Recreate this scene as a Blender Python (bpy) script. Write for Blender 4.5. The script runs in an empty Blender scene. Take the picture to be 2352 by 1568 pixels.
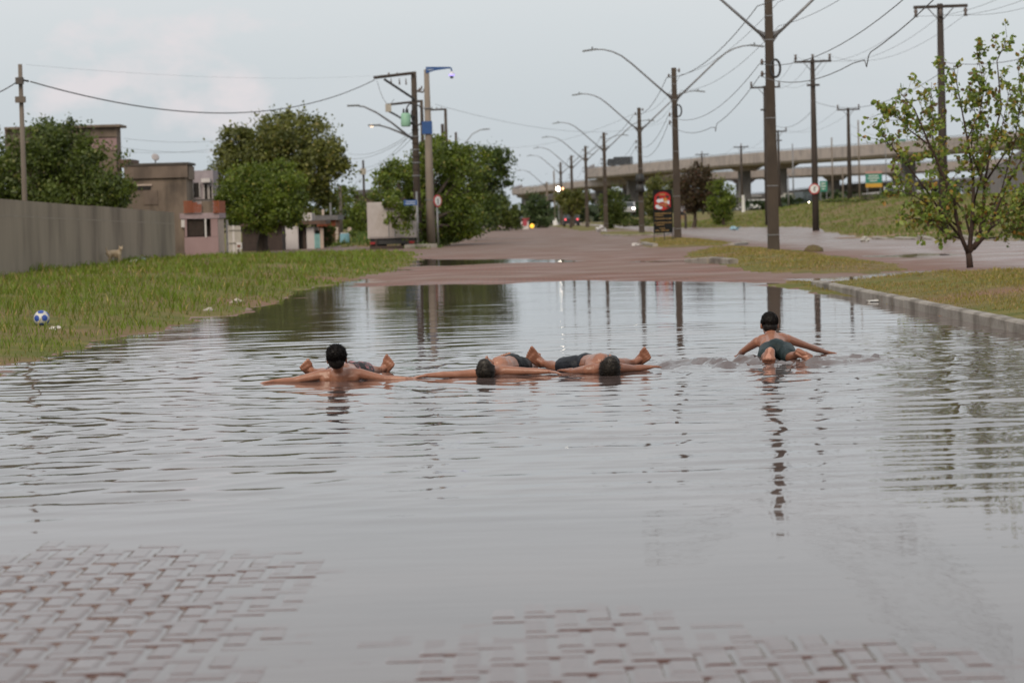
import bpy, bmesh, math, random
import numpy as np
from mathutils import Vector, Matrix

SC = bpy.context.scene
COL = SC.collection
rnd = random.Random(7)
R = math.radians

# ------------------------------------------------------------------ camera, sky, sun, exposure
F, CX, CY, HC = 6200.0, 1176.0, 784.0, 1.25          # focal length and centre on a 2352-wide frame, eye height
PITCH, ROLL = math.atan(284 / 6200), R(-1.5)
RM = Matrix.Rotation(math.pi / 2 - PITCH, 3, 'X') @ Matrix.Rotation(ROLL, 3, 'Z')
cam = bpy.data.cameras.new('camera')
cam_ob = bpy.data.objects.new('camera', cam)
COL.objects.link(cam_ob)
cam_ob.matrix_world = Matrix.Translation((0, 0, HC)) @ RM.to_4x4()
cam.sensor_width = 36
cam.lens = F / 2352 * 36
cam.clip_start, cam.clip_end = 0.2, 6000
cam.dof.use_dof = True
cam.dof.focus_distance = 21.3
cam.dof.aperture_fstop = 4.6
SC.camera = cam_ob

world = bpy.data.worlds.new('World')
SC.world = world
world.use_nodes = True
SUN_EL, SUN_AZ = R(38), R(200)                        # high, diffuse, behind the camera


def build_world():
    nt = world.node_tree
    nt.nodes.clear()
    N, L = nt.nodes.new, nt.links.new
    out = N('ShaderNodeOutputWorld')
    sky = N('ShaderNodeTexSky')
    sky.sky_type = 'NISHITA'
    sky.sun_disc = False
    sky.sun_elevation, sky.sun_rotation = SUN_EL, SUN_AZ
    sky.air_density, sky.dust_density, sky.ozone_density = 1.0, 3.0, 1.5
    bg1 = N('ShaderNodeBackground')
    bg1.inputs['Strength'].default_value = 0.05
    L(sky.outputs[0], bg1.inputs['Color'])
    geo = N('ShaderNodeNewGeometry')
    sep = N('ShaderNodeSeparateXYZ')
    tc = N('ShaderNodeTexCoord')
    L(tc.outputs['Generated'], sep.inputs[0])
    ramp = N('ShaderNodeValToRGB')
    cr = ramp.color_ramp
    cr.elements[0].position, cr.elements[0].color = 0.0, (0.425, 0.475, 0.515, 1)
    cr.elements[1].position, cr.elements[1].color = 1.0, (0.60, 0.625, 0.645, 1)
    for p, c in ((0.035, (0.488, 0.530, 0.558, 1)), (0.085, (0.572, 0.605, 0.622, 1)), (0.25, (0.59, 0.625, 0.64, 1))):
        e = cr.elements.new(p)
        e.color = c
    L(sep.outputs['Z'], ramp.inputs[0])
    # soft cloud sheets everywhere, stretched along the horizon
    mp = N('ShaderNodeMapping')
    mp.inputs['Scale'].default_value = (2.2, 2.2, 9)
    L(tc.outputs['Generated'], mp.inputs[0])
    nz = N('ShaderNodeTexNoise')
    nz.inputs['Scale'].default_value = 2.6
    nz.inputs['Detail'].default_value = 5
    L(mp.outputs[0], nz.inputs['Vector'])
    r2 = N('ShaderNodeValToRGB')
    r2.color_ramp.elements[0].position, r2.color_ramp.elements[1].position = 0.42, 0.75
    r2.color_ramp.elements[1].color = (0.30, 0.30, 0.30, 1)
    L(nz.outputs['Fac'], r2.inputs[0])
    mix1 = N('ShaderNodeMixRGB')
    mix1.inputs[2].default_value = (0.62, 0.615, 0.635, 1)
    L(r2.outputs[0], mix1.inputs[0])
    L(ramp.outputs[0], mix1.inputs[1])
    # one lit cumulus bank low on the left: distance from its direction, broken up by noise
    c0 = RM @ Vector(((330 - CX) / F, (CY - 175) / F, -1))
    c0.normalize()
    sub = N('ShaderNodeVectorMath')
    sub.operation = 'SUBTRACT'
    sub.inputs[1].default_value = c0
    L(tc.outputs['Generated'], sub.inputs[0])
    mp2 = N('ShaderNodeMapping')
    mp2.inputs['Scale'].default_value = (6.6, 6.6, 21)
    mp2.inputs['Rotation'].default_value = (0, R(9), 0)
    L(sub.outputs[0], mp2.inputs[0])
    ln = N('ShaderNodeVectorMath')
    ln.operation = 'LENGTH'
    L(mp2.outputs[0], ln.inputs[0])
    nz2 = N('ShaderNodeTexNoise')
    nz2.inputs['Scale'].default_value = 26
    nz2.inputs['Detail'].default_value = 8
    nz2.inputs['Roughness'].default_value = 0.55
    mp3 = N('ShaderNodeMapping')
    mp3.inputs['Scale'].default_value = (1, 1, 1.7)
    L(tc.outputs['Generated'], mp3.inputs[0])
    L(mp3.outputs[0], nz2.inputs['Vector'])
    m = N('ShaderNodeMath')
    m.operation = 'MULTIPLY_ADD'
    m.inputs[1].default_value = -2.6
    m.inputs[2].default_value = 1.95
    L(nz2.outputs['Fac'], m.inputs[0])
    ad = N('ShaderNodeMath')
    ad.operation = 'ADD'
    L(ln.outputs['Value'], ad.inputs[0])
    L(m.outputs[0], ad.inputs[1])
    r3 = N('ShaderNodeValToRGB')
    r3.color_ramp.elements[0].position, r3.color_ramp.elements[0].color = 0.55, (0.80, 0.80, 0.80, 1)
    r3.color_ramp.elements[1].position, r3.color_ramp.elements[1].color = 1.25 / 1.3, (0, 0, 0, 1)
    L(ad.outputs[0], r3.inputs[0])
    mix2 = N('ShaderNodeMixRGB')
    mix2.inputs[2].default_value = (0.655, 0.612, 0.628, 1)
    L(r3.outputs[0], mix2.inputs[0])
    L(mix1.outputs[0], mix2.inputs[1])
    bg2 = N('ShaderNodeBackground')
    bg2.inputs['Strength'].default_value = 1.0
    L(mix2.outputs[0], bg2.inputs['Color'])
    mx = N('ShaderNodeMixShader')
    mx.inputs[0].default_value = 0.93                 # a closed overcast with a little of the clear sky behind it
    L(bg1.outputs[0], mx.inputs[1])
    L(bg2.outputs[0], mx.inputs[2])
    L(mx.outputs[0], out.inputs[0])


build_world()
sun = bpy.data.lights.new('sun', 'SUN')
sun.energy, sun.angle, sun.color = 1.5, R(30), (1.0, 0.86, 0.68)
sun_ob = bpy.data.objects.new('sun', sun)
COL.objects.link(sun_ob)
sun_ob.rotation_euler = (math.pi / 2 - SUN_EL, 0, math.pi - SUN_AZ + math.pi)
_d = Vector((math.sin(SUN_AZ) * math.cos(SUN_EL), math.cos(SUN_AZ) * math.cos(SUN_EL), math.sin(SUN_EL)))
sun_ob.rotation_euler = _d.to_track_quat('Z', 'Y').to_euler()

vs = SC.view_settings
vs.view_transform, vs.look, vs.gamma, vs.exposure = 'Standard', 'None', 1.0, 0.32
vs.use_curve_mapping = False
SC.render.engine = 'CYCLES'
SC.cycles.use_denoising = True
SC.cycles.max_bounces = 6
SC.cycles.sample_clamp_indirect = 6


# ------------------------------------------------------------------ measuring helpers
def ray(px, py):
    return RM @ Vector(((px - CX) / F, (CY - py) / F, -1))


def at(px, py, d):
    v = ray(px, py)
    t = d / v.y
    return Vector((v.x * t, d, HC + v.z * t))


def gp(px, py, z=0.0):
    v = ray(px, py)
    t = (z - HC) / v.z
    return Vector((v.x * t, v.y * t, z))


def sstep(x, a, b):
    t = np.clip((np.asarray(x, float) - a) / (b - a), 0, 1)
    return t * t * (3 - 2 * t)


def poly_sd(x, y, P):
    """signed distance to a polygon, positive inside"""
    x = np.asarray(x, float)
    y = np.asarray(y, float)
    d2 = np.full(x.shape, 1e18)
    ins = np.zeros(x.shape, bool)
    n = len(P)
    for i in range(n):
        ax, ay = P[i][0], P[i][1]
        bx, by = P[(i + 1) % n][0], P[(i + 1) % n][1]
        ex, ey = bx - ax, by - ay
        t = np.clip(((x - ax) * ex + (y - ay) * ey) / (ex * ex + ey * ey + 1e-12), 0, 1)
        d2 = np.minimum(d2, (x - ax - t * ex) ** 2 + (y - ay - t * ey) ** 2)
        c = (ay > y) != (by > y)
        with np.errstate(divide='ignore', invalid='ignore'):
            xi = (bx - ax) * (y - ay) / (by - ay + 1e-15) + ax
        ins ^= c & (x < xi)
    d = np.sqrt(d2)
    return np.where(ins, d, -d)


_rg = np.random.RandomState(3)
_NK = [(_rg.uniform(0, 6.28), _rg.uniform(0.6, 1.6), _rg.uniform(0, 6.28)) for _ in range(14)]


def wob(x, y, s):
    """cheap smooth noise, about -1..1, feature size about s metres"""
    v = 0
    for i, (a, k, p) in enumerate(_NK):
        kk = k * 2 * math.pi / s * (1 if i < 8 else 2.3)
        v = v + np.sin((x * math.cos(a) + y * math.sin(a)) * kk + p) * (1 if i < 8 else 0.45)
    return v / 4.2


# ------------------------------------------------------------------ materials
MATS = {}


def mat(name, c1, c2=None, scale=4.0, rough=0.8, bump=0.0, bscale=None, spec=0.5, metal=0.0, stretch=(1, 1, 1),
        coat=0.0, c3=None, scale3=0.7, lo=0.35, hi=0.65, emit=None, estr=0.0, sss=0.0):
    if name in MATS:
        return MATS[name]
    m = bpy.data.materials.new(name)
    m.use_nodes = True
    nt = m.node_tree
    N, L = nt.nodes.new, nt.links.new
    b = nt.nodes['Principled BSDF']
    b.inputs['Base Color'].default_value = (*c1, 1)
    b.inputs['Roughness'].default_value = rough
    b.inputs['Metallic'].default_value = metal
    b.inputs['Specular IOR Level'].default_value = spec
    b.inputs['Coat Weight'].default_value = coat
    b.inputs['Coat Roughness'].default_value = 0.08
    if sss:
        b.inputs['Subsurface Weight'].default_value = sss
        b.inputs['Subsurface Radius'].default_value = (0.02, 0.008, 0.005)
    if emit:
        b.inputs['Emission Color'].default_value = (*emit, 1)
        b.inputs['Emission Strength'].default_value = estr
    tc = N('ShaderNodeTexCoord')
    mp = N('ShaderNodeMapping')
    mp.inputs['Scale'].default_value = stretch
    L(tc.outputs['Object'], mp.inputs[0])

    def noise(sc, det=6.0):
        n = N('ShaderNodeTexNoise')
        n.inputs['Scale'].default_value = sc
        n.inputs['Detail'].default_value = det
        n.inputs['Roughness'].default_value = 0.6
        L(mp.outputs[0], n.inputs['Vector'])
        return n
    if c2 is None:
        c2 = tuple(v * 0.8 for v in c1)
    r = N('ShaderNodeValToRGB')
    r.color_ramp.elements[0].position, r.color_ramp.elements[0].color = lo, (*c1, 1)
    r.color_ramp.elements[1].position, r.color_ramp.elements[1].color = hi, (*c2, 1)
    L(noise(scale).outputs['Fac'], r.inputs[0])
    last = r.outputs[0]
    if c3 is not None:
        r3 = N('ShaderNodeValToRGB')
        r3.color_ramp.elements[0].position, r3.color_ramp.elements[1].position = 0.48, 0.66
        L(noise(scale3, 4).outputs['Fac'], r3.inputs[0])
        mx = N('ShaderNodeMixRGB')
        mx.inputs[2].default_value = (*c3, 1)
        L(r3.outputs[0], mx.inputs[0])
        L(last, mx.inputs[1])
        last = mx.outputs[0]
    L(last, b.inputs['Base Color'])
    if bump:
        bp = N('ShaderNodeBump')
        bp.inputs['Strength'].default_value = bump
        bp.inputs['Distance'].default_value = 0.02
        L(noise(bscale or scale * 4).outputs['Fac'], bp.inputs['Height'])
        L(bp.outputs[0], b.inputs['Normal'])
    MATS[name] = m
    return m


def leaf_mat(name, rough=0.55, trans=0.25):
    if name in MATS:
        return MATS[name]
    m = bpy.data.materials.new(name)
    m.use_nodes = True
    nt = m.node_tree
    N, L = nt.nodes.new, nt.links.new
    b = nt.nodes['Principled BSDF']
    b.inputs['Roughness'].default_value = rough
    at_ = N('ShaderNodeVertexColor')
    at_.layer_name = 'Col'
    L(at_.outputs[0], b.inputs['Base Color'])
    t = N('ShaderNodeBsdfTranslucent')
    L(at_.outputs[0], t.inputs[0])
    mx = N('ShaderNodeMixShader')
    mx.inputs[0].default_value = trans
    L(b.outputs[0], mx.inputs[1])
    L(t.outputs[0], mx.inputs[2])
    L(mx.outputs[0], nt.nodes['Material Output'].inputs[0])
    MATS[name] = m
    return m


# ------------------------------------------------------------------ mesh helpers
ORG = {}
_ico = bmesh.new()
bmesh.ops.create_icosphere(_ico, subdivisions=2, radius=1)
ICO_V = [v.co.copy() for v in _ico.verts]
ICO_F = [[v.index for v in f.verts] for f in _ico.faces]
_ico.free()


class MB:
    def __init__(self):
        self.v, self.f = [], []

    def add(self, vs_, fs):
        o = len(self.v)
        self.v += [tuple(p) for p in vs_]
        self.f += [[i + o for i in q] for q in fs]
        return self

    def box(self, c, s, rz=0.0, rot=None, taper=1.0):
        M = rot if rot is not None else Matrix.Rotation(rz, 3, 'Z')
        c = Vector(c)
        P = []
        for z in (-0.5, 0.5):
            k = taper if z > 0 else 1.0
            for x, y in ((-0.5, -0.5), (0.5, -0.5), (0.5, 0.5), (-0.5, 0.5)):
                P.append(c + M @ Vector((x * s[0] * k, y * s[1] * k, z * s[2])))
        return self.add(P, [(3, 2, 1, 0), (4, 5, 6, 7), (0, 1, 5, 4), (1, 2, 6, 5), (2, 3, 7, 6), (3, 0, 4, 7)])

    def bx(self, x0, x1, y0, y1, z0, z1):
        return self.box(((x0 + x1) / 2, (y0 + y1) / 2, (z0 + z1) / 2), (abs(x1 - x0), abs(y1 - y0), abs(z1 - z0)))

    def tube(self, pts, rad, n=8, cap=True):
        pts = [Vector(p) for p in pts]
        if not isinstance(rad, (list, tuple)):
            rad = [rad] * len(pts)
        rings, up = [], None
        for i, p in enumerate(pts):
            a = pts[max(i - 1, 0)]
            b = pts[min(i + 1, len(pts) - 1)]
            t = (b - a).normalized()
            if up is None:
                up = Vector((0, 0, 1)) if abs(t.z) < 0.9 else Vector((0, 1, 0))
            s = t.cross(up).normalized()
            u = s.cross(t).normalized()
            up = u
            rings.append([p + (s * math.cos(2 * math.pi * k / n) + u * math.sin(2 * math.pi * k / n)) * rad[i] for k in range(n)])
        V = [q for r_ in rings for q in r_]
        Fc = []
        for i in range(len(rings) - 1):
            for k in range(n):
                k2 = (k + 1) % n
                Fc.append((i * n + k, i * n + k2, (i + 1) * n + k2, (i + 1) * n + k))
        if cap:
            Fc.append(tuple(range(n - 1, -1, -1)))
            Fc.append(tuple((len(rings) - 1) * n + k for k in range(n)))
        return self.add(V, Fc)

    def ell(self, c, r, M=None):
        c = Vector(c)
        M = M or Matrix.Identity(3)
        return self.add([c + M @ Vector((p.x * r[0], p.y * r[1], p.z * r[2])) for p in ICO_V], ICO_F)

    def prism(self, pts, vec):
        """closed outline (Vectors) extruded by vec"""
        n = len(pts)
        vec = Vector(vec)
        P = [Vector(p) for p in pts] + [Vector(p) + vec for p in pts]
        Fc = [tuple(range(n - 1, -1, -1)), tuple(range(n, 2 * n))]
        for i in range(n):
            j = (i + 1) % n
            Fc.append((i, j, n + j, n + i))
        return self.add(P, Fc)

    def mesh(self, name, org=Vector((0, 0, 0)), smooth=False):
        me = bpy.data.meshes.new(name)
        me.from_pydata([(p[0] - org[0], p[1] - org[1], p[2] - org[2]) for p in self.v], [], self.f)
        if smooth:
            me.polygons.foreach_set('use_smooth', [True] * len(me.polygons))
        me.update()
        return me


def tag(o, label=None, cat=None, group=None, kind=None):
    for k, v in (('label', label), ('category', cat), ('group', group), ('kind', kind)):
        if v:
            o[k] = v
    return o


def thing(name, label, cat, loc, group=None):
    o = bpy.data.objects.new(name, None)
    o.empty_display_size = 0.1
    COL.objects.link(o)
    o.location = loc
    ORG[o.name] = Vector(loc)
    return tag(o, label, cat, group)


def link(name, me, m, parent=None, loc=None):
    o = bpy.data.objects.new(name, me)
    COL.objects.link(o)
    if m is not None and not me.materials:
        me.materials.append(m)
    if parent is not None:
        o.parent = parent
        ORG[o.name] = ORG[parent.name]
    if loc is not None:
        o.location = loc
        ORG[o.name] = Vector(loc)
    return o


def part(name, mb, m, parent, smooth=False, label=None):
    o = link(name, mb.mesh(name, ORG[parent.name], smooth), m, parent)
    if label:
        o['label'] = label
    return o


def solo(name, mb, m, label, cat, group=None, smooth=False, kind=None):
    """a thing that is one mesh; origin at the middle of its base"""
    a = np.array(mb.v)
    lo, hi = a.min(0), a.max(0)
    org = Vector(((lo[0] + hi[0]) / 2, (lo[1] + hi[1]) / 2, lo[2]))
    o = link(name, mb.mesh(name, org, smooth), m, None, org)
    return tag(o, label, cat, group, kind)


def mesh_np(name, V, Q, colors=None, smooth=False):
    """mesh from numpy arrays: V (n,3), Q (m,k) faces, optional per-vertex colours"""
    me = bpy.data.meshes.new(name)
    n, (m, k) = len(V), Q.shape
    me.vertices.add(n)
    me.vertices.foreach_set('co', np.ascontiguousarray(V, np.float32).ravel())
    me.loops.add(m * k)
    me.loops.foreach_set('vertex_index', np.ascontiguousarray(Q, np.int32).ravel())
    me.polygons.add(m)
    me.polygons.foreach_set('loop_start', np.arange(0, m * k, k, dtype=np.int32))
    me.polygons.foreach_set('loop_total', np.full(m, k, np.int32))
    if smooth:
        me.polygons.foreach_set('use_smooth', np.ones(m, bool))
    me.update(calc_edges=True)
    if colors is not None:
        ca = me.color_attributes.new('Col', 'FLOAT_COLOR', 'POINT')
        ca.data.foreach_set('color', np.ascontiguousarray(np.c_[colors, np.ones(n)], np.float32).ravel())
    me.validate()
    return me


# ------------------------------------------------------------------ ground, road, water
SHORE = [(0, 850), (90, 820), (270, 775), (400, 750), (600, 705), (720, 660), (850, 634), (945, 607)]
SH = [(-4.9, 5), (-4.85, 18)] + [tuple(gp(a, b))[:2] for a, b in SHORE]
VERGE = SH + [(-3.0, 86), (-3.6, 100), (-4.3, 106), (-8.5, 107), (-11, 118), (-15, 175), (-70, 175), (-70, 5)]
MOUND = [(-4.5, 112.6), (-3.0, 113.6), (-2.9, 137), (-3.2, 270), (-60, 330), (-60, 176), (-12.5, 176), (-8.8, 130), (-4.7, 125)]
ISL = [
    [(4.30, 45.0), (4.9, 47.2), (5.3, 46), (5.15, 36.5), (4.86, 37.5), (4.6, 41)],
    [(5.05, 4), (5.02, 20), (4.95, 44), (5.3, 45.6), (7, 46.6), (9.6, 48.8), (10.2, 44), (10.2, 4)],
    [(4.95, 53.5), (4.9, 66), (4.85, 74), (5.6, 84), (7.2, 95), (8.4, 92), (8.6, 75), (8.3, 58), (7.7, 52.6), (6.2, 51.8)],
    [(5.1, 97), (5.2, 105), (6.1, 128), (7.5, 137), (8.8, 128), (8.9, 108), (7.5, 96)],
    [(5.6, 150), (6.0, 185), (7.6, 192), (9.3, 185), (9.2, 152), (7.5, 147)],
    [(5.6, 205), (5.2, 300), (3.0, 420), (7.0, 420), (9.5, 300), (9.3, 205)],
]
FIELD = [(18.2, 4), (17.6, 60), (17.3, 88), (14.3, 105), (15.5, 125), (18.6, 165), (13.4, 222), (11.5, 330), (9.5, 420), (900, 3500), (900, 4)]
PUD = [
    SH + [(-3.1, 66), (-3.2, 52), (-1.0, 52.5), (0.5, 51.5), (2.6, 52.6), (3.6, 50.3), (4.5, 46), (4.9, 42), (5.3, 40), (5.3, 4)],
    [(-3.1, 71), (0.2, 74), (2.5, 71.5), (4.5, 69), (4.5, 71), (2.6, 74), (0.4, 81), (-2.9, 86)],
    [(4.2, 47.4), (5.4, 46.6), (7.0, 47.4), (9.0, 49.4), (9.0, 52.0), (7.6, 52.2), (6.0, 51.2), (4.4, 51.0)],
    [(9.2, 62), (10.4, 66), (11.0, 73), (9.8, 72)],
]


def land(x, y):
    """height, and how deep a point lies inside each kind of zone (positive inside)"""
    x = np.asarray(x, float)
    y = np.asarray(y, float)
    wx = x + 0.25 * wob(x, y, 2.3)
    wy = y + np.minimum(0.025 * y, 1.5) * wob(y, x, 3.1)
    pud = np.max([poly_sd(wx, wy, p) for p in PUD], axis=0)
    h = np.clip(-pud * 0.022, -0.12, 0.035) + 0.006 * wob(x, y, 1.4) * sstep(y, 20, 45) + 0.06 * sstep(y, 90, 200) + 0.020 * wob(x * 0.45, y * 0.7, 4.0) * sstep(y, 45, 50) * (1 - sstep(y, 72, 92))
    ver = poly_sd(wx, y, VERGE)
    mou = poly_sd(wx, y, MOUND)
    isl = np.max([poly_sd(x + 0.12 * wob(x, y, 1.7), y, p) for p in ISL], axis=0)
    fie = poly_sd(wx, y, FIELD)
    h = np.maximum(h, np.where(ver > -0.6, np.clip(ver * 0.075, -0.06, 0.21 - 0.15 * sstep(y, 84, 100)), -9))
    h = h + np.clip(np.maximum(mou, 0) * 0.16, 0, 0.32) + np.clip(np.maximum(fie, 0) * 0.03, 0, 0.12)
    ih = np.clip((isl + 0.12) * 0.5, 0, 1)
    h = np.where(isl > -0.12, h * (1 - ih) + ih * (0.125 + 0.05 * sstep(isl, 0.2, 2.0) + 0.012 * wob(x, y, 0.9)), h)
    h = h + 1.15 * sstep(y, 112, 230) * sstep(x, 14, 30) + 0.75 * sstep(y, 118, 180) * sstep(x, 19, 30) * (1 - sstep(y, 230, 290)) + 0.02 * wob(x, y, 4) * (np.maximum(ver, fie) > 0.8)
    return h, ver, mou, isl, fie


def gz(x, y):
    return float(land(np.array([x]), np.array([y]))[0][0])


def build_land():
    ys = [4.5]
    while ys[-1] < 420:
        ys.append(ys[-1] * (1.010 if ys[-1] < 130 else 1.02))
    while ys[-1] < 4500:
        ys.append(ys[-1] * 1.12)
    ys = np.array(ys)
    u = np.linspace(-1, 1, 361)
    u = u * (0.62 + 0.38 * u * u)
    X = u[None, :] * (0.5 * ys[:, None] + 7)
    Y = np.repeat(ys[:, None], len(u), 1)
    h, ver, mou, isl, fie = land(X, Y)
    V = np.stack([X, Y, h], -1).reshape(-1, 3)
    ny, nx = X.shape
    idx = np.arange(ny * nx).reshape(ny, nx)
    Q = np.stack([idx[:-1, :-1], idx[:-1, 1:], idx[1:, 1:], idx[1:, :-1]], -1).reshape(-1, 4)
    grass = np.max([ver, mou, isl, fie], axis=0)
    gc = (grass[:-1, :-1] + grass[1:, 1:] + grass[:-1, 1:] + grass[1:, :-1]).reshape(-1) / 4 > 0
    yc = (Y[:-1, :-1]).reshape(-1)
    gc |= yc > 440
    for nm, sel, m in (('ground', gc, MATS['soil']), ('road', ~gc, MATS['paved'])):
        q = Q[sel]
        used, inv = np.unique(q, return_inverse=True)
        me = mesh_np(nm, V[used], inv.reshape(-1, 4), None, True)
        o = link(nm, me, m)
        tag(o, 'grassy earth of the verge, median and field' if nm == 'ground' else 'wet reddish paved road with a median', nm, None, 'structure')


# ------------------------------------------------------------------ the main surface materials
def surf_materials():
    # soil under the grass: green to olive to bare brown earth
    mat('soil', (0.105, 0.115, 0.024), (0.175, 0.150, 0.042), scale=1.6, rough=0.95, bump=0.6, bscale=14,
        c3=(0.21, 0.125, 0.08), scale3=0.16, spec=0.2, lo=0.4, hi=0.62)
    # wet interlocking paving
    m = bpy.data.materials.new('paved')
    m.use_nodes = True
    nt = m.node_tree
    N, L = nt.nodes.new, nt.links.new
    b = nt.nodes['Principled BSDF']
    tc = N('ShaderNodeTexCoord')
    br = N('ShaderNodeTexBrick')
    br.offset = 0.5
    br.inputs['Scale'].default_value = 1.0
    br.inputs['Brick Width'].default_value = 0.22
    br.inputs['Row Height'].default_value = 0.11
    br.inputs['Mortar Size'].default_value = 0.007
    br.inputs['Color1'].default_value = (0.245, 0.115, 0.084, 1)
    br.inputs['Color2'].default_value = (0.185, 0.094, 0.072, 1)
    br.inputs['Mortar'].default_value = (0.075, 0.058, 0.05, 1)
    L(tc.outputs['Object'], br.inputs['Vector'])
    n1 = N('ShaderNodeTexNoise')
    n1.inputs['Scale'].default_value = 0.22
    n1.inputs['Detail'].default_value = 6
    L(tc.outputs['Object'], n1.inputs['Vector'])
    r1 = N('ShaderNodeValToRGB')
    r1.color_ramp.elements[0].position, r1.color_ramp.elements[1].position = 0.40, 0.60
    L(n1.outputs['Fac'], r1.inputs[0])
    mx = N('ShaderNodeMixRGB')
    mx.inputs[2].default_value = (0.205, 0.128, 0.100, 1)
    L(r1.outputs[0], mx.inputs[0])
    L(br.outputs['Color'], mx.inputs[1])
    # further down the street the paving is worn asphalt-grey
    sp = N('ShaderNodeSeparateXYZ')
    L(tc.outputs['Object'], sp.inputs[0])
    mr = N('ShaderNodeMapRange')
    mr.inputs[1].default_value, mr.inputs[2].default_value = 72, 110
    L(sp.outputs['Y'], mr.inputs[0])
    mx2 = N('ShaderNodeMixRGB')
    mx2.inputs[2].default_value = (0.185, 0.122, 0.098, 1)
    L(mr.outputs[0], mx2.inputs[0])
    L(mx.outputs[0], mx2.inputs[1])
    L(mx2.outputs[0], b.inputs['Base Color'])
    n2 = N('ShaderNodeTexNoise')
    n2.inputs['Scale'].default_value = 0.45
    n2.inputs['Detail'].default_value = 5
    L(tc.outputs['Object'], n2.inputs['Vector'])
    r2 = N('ShaderNodeMapRange')
    r2.inputs[1].default_value, r2.inputs[2].default_value = 0.38, 0.62
    r2.inputs[3].default_value, r2.inputs[4].default_value = 0.50, 0.85
    L(n2.outputs['Fac'], r2.inputs[0])
    # the carriageway beyond the median is wetter
    mr3 = N('ShaderNodeMapRange')
    mr3.inputs[1].default_value, mr3.inputs[2].default_value = 8.6, 10.5
    mr3.inputs[3].default_value, mr3.inputs[4].default_value = 1.0, 0.50
    L(sp.outputs['X'], mr3.inputs[0])
    mm = N('ShaderNodeMath')
    mm.operation = 'MULTIPLY'
    L(r2.outputs[0], mm.inputs[0])
    L(mr3.outputs[0], mm.inputs[1])
    L(mm.outputs[0], b.inputs['Roughness'])
    b.inputs['Specular IOR Level'].default_value = 0.22
    n3 = N('ShaderNodeTexNoise')
    n3.inputs['Scale'].default_value = 9
    L(tc.outputs['Object'], n3.inputs['Vector'])
    sm = N('ShaderNodeMath')
    sm.operation = 'ADD'
    inv = N('ShaderNodeMath')
    inv.operation = 'MULTIPLY'
    inv.inputs[1].default_value = -0.7
    L(br.outputs['Fac'], inv.inputs[0])
    L(inv.outputs[0], sm.inputs[0])
    L(n3.outputs['Fac'], sm.inputs[1])
    bp = N('ShaderNodeBump')
    bp.inputs['Strength'].default_value = 0.5
    bp.inputs['Distance'].default_value = 0.012
    L(sm.outputs[0], bp.inputs['Height'])
    L(bp.outputs[0], b.inputs['Normal'])
    MATS['paved'] = m
    # single pavers, rain-wet
    m = bpy.data.materials.new('wet_paver')
    m.use_nodes = True
    nt = m.node_tree
    N, L = nt.nodes.new, nt.links.new
    b = nt.nodes['Principled BSDF']
    oi = N('ShaderNodeObjectInfo')
    tc = N('ShaderNodeTexCoord')
    geo = N('ShaderNodeNewGeometry')
    nz = N('ShaderNodeTexNoise')
    nz.inputs['Scale'].default_value = 38
    nz.inputs['Detail'].default_value = 6
    L(geo.outputs['Position'], nz.inputs['Vector'])
    nz2 = N('ShaderNodeTexNoise')
    nz2.inputs['Scale'].default_value = 4
    L(geo.outputs['Position'], nz2.inputs['Vector'])
    r = N('ShaderNodeValToRGB')
    r.color_ramp.elements[0].color = (0.078, 0.038, 0.032, 1)
    r.color_ramp.elements[1].color = (0.125, 0.066, 0.057, 1)
    r.color_ramp.elements[0].position, r.color_ramp.elements[1].position = 0.3, 0.7
    L(nz.outputs['Fac'], r.inputs[0])
    L(r.outputs[0], b.inputs['Base Color'])
    mr = N('ShaderNodeMapRange')
    mr.inputs[1].default_value, mr.inputs[2].default_value = 0.35, 0.65
    mr.inputs[3].default_value, mr.inputs[4].default_value = 0.03, 0.12
    b.inputs['IOR'].default_value = 1.345
    L(nz2.outputs['Fac'], mr.inputs[0])
    L(mr.outputs[0], b.inputs['Roughness'])
    b.inputs['Coat Weight'].default_value = 0.0
    b.inputs['Coat Roughness'].default_value = 0.12
    bp = N('ShaderNodeBump')
    bp.inputs['Strength'].default_value = 0.08
    bp.inputs['Distance'].default_value = 0.004
    L(nz.outputs['Fac'], bp.inputs['Height'])
    L(bp.outputs[0], b.inputs['Normal'])
    MATS['wet_paver'] = m
    # muddy rain water
    m = bpy.data.materials.new('muddy_water')
    m.use_nodes = True
    nt = m.node_tree
    N, L = nt.nodes.new, nt.links.new
    b = nt.nodes['Principled BSDF']
    b.inputs['IOR'].default_value = 1.333
    b.inputs['Roughness'].default_value = 0.015
    geo = N('ShaderNodeNewGeometry')
    n1 = N('ShaderNodeTexNoise')
    n1.inputs['Scale'].default_value = 0.5
    n1.inputs['Detail'].default_value = 5
    L(geo.outputs['Position'], n1.inputs['Vector'])
    r = N('ShaderNodeValToRGB')
    r.color_ramp.elements[0].position, r.color_ramp.elements[1].position = 0.35, 0.65
    r.color_ramp.elements[0].color = (0.094, 0.066, 0.062, 1)
    r.color_ramp.elements[1].color = (0.138, 0.102, 0.096, 1)
    L(n1.outputs['Fac'], r.inputs[0])
    L(r.outputs[0], b.inputs['Base Color'])
    mp = N('ShaderNodeMapping')
    mp.inputs['Scale'].default_value = (0.35, 1.0, 1.0)
    L(geo.outputs['Position'], mp.inputs[0])
    n2 = N('ShaderNodeTexNoise')
    n2.inputs['Scale'].default_value = 7.5
    n2.inputs['Detail'].default_value = 3
    L(mp.outputs[0], n2.inputs['Vector'])
    bp = N('ShaderNodeBump')
    bp.inputs['Strength'].default_value = 0.03
    bp.inputs['Distance'].default_value = 0.03
    L(n2.outputs['Fac'], bp.inputs['Height'])
    L(bp.outputs[0], b.inputs['Normal'])
    MATS['muddy_water'] = m


surf_materials()
build_land()

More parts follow.
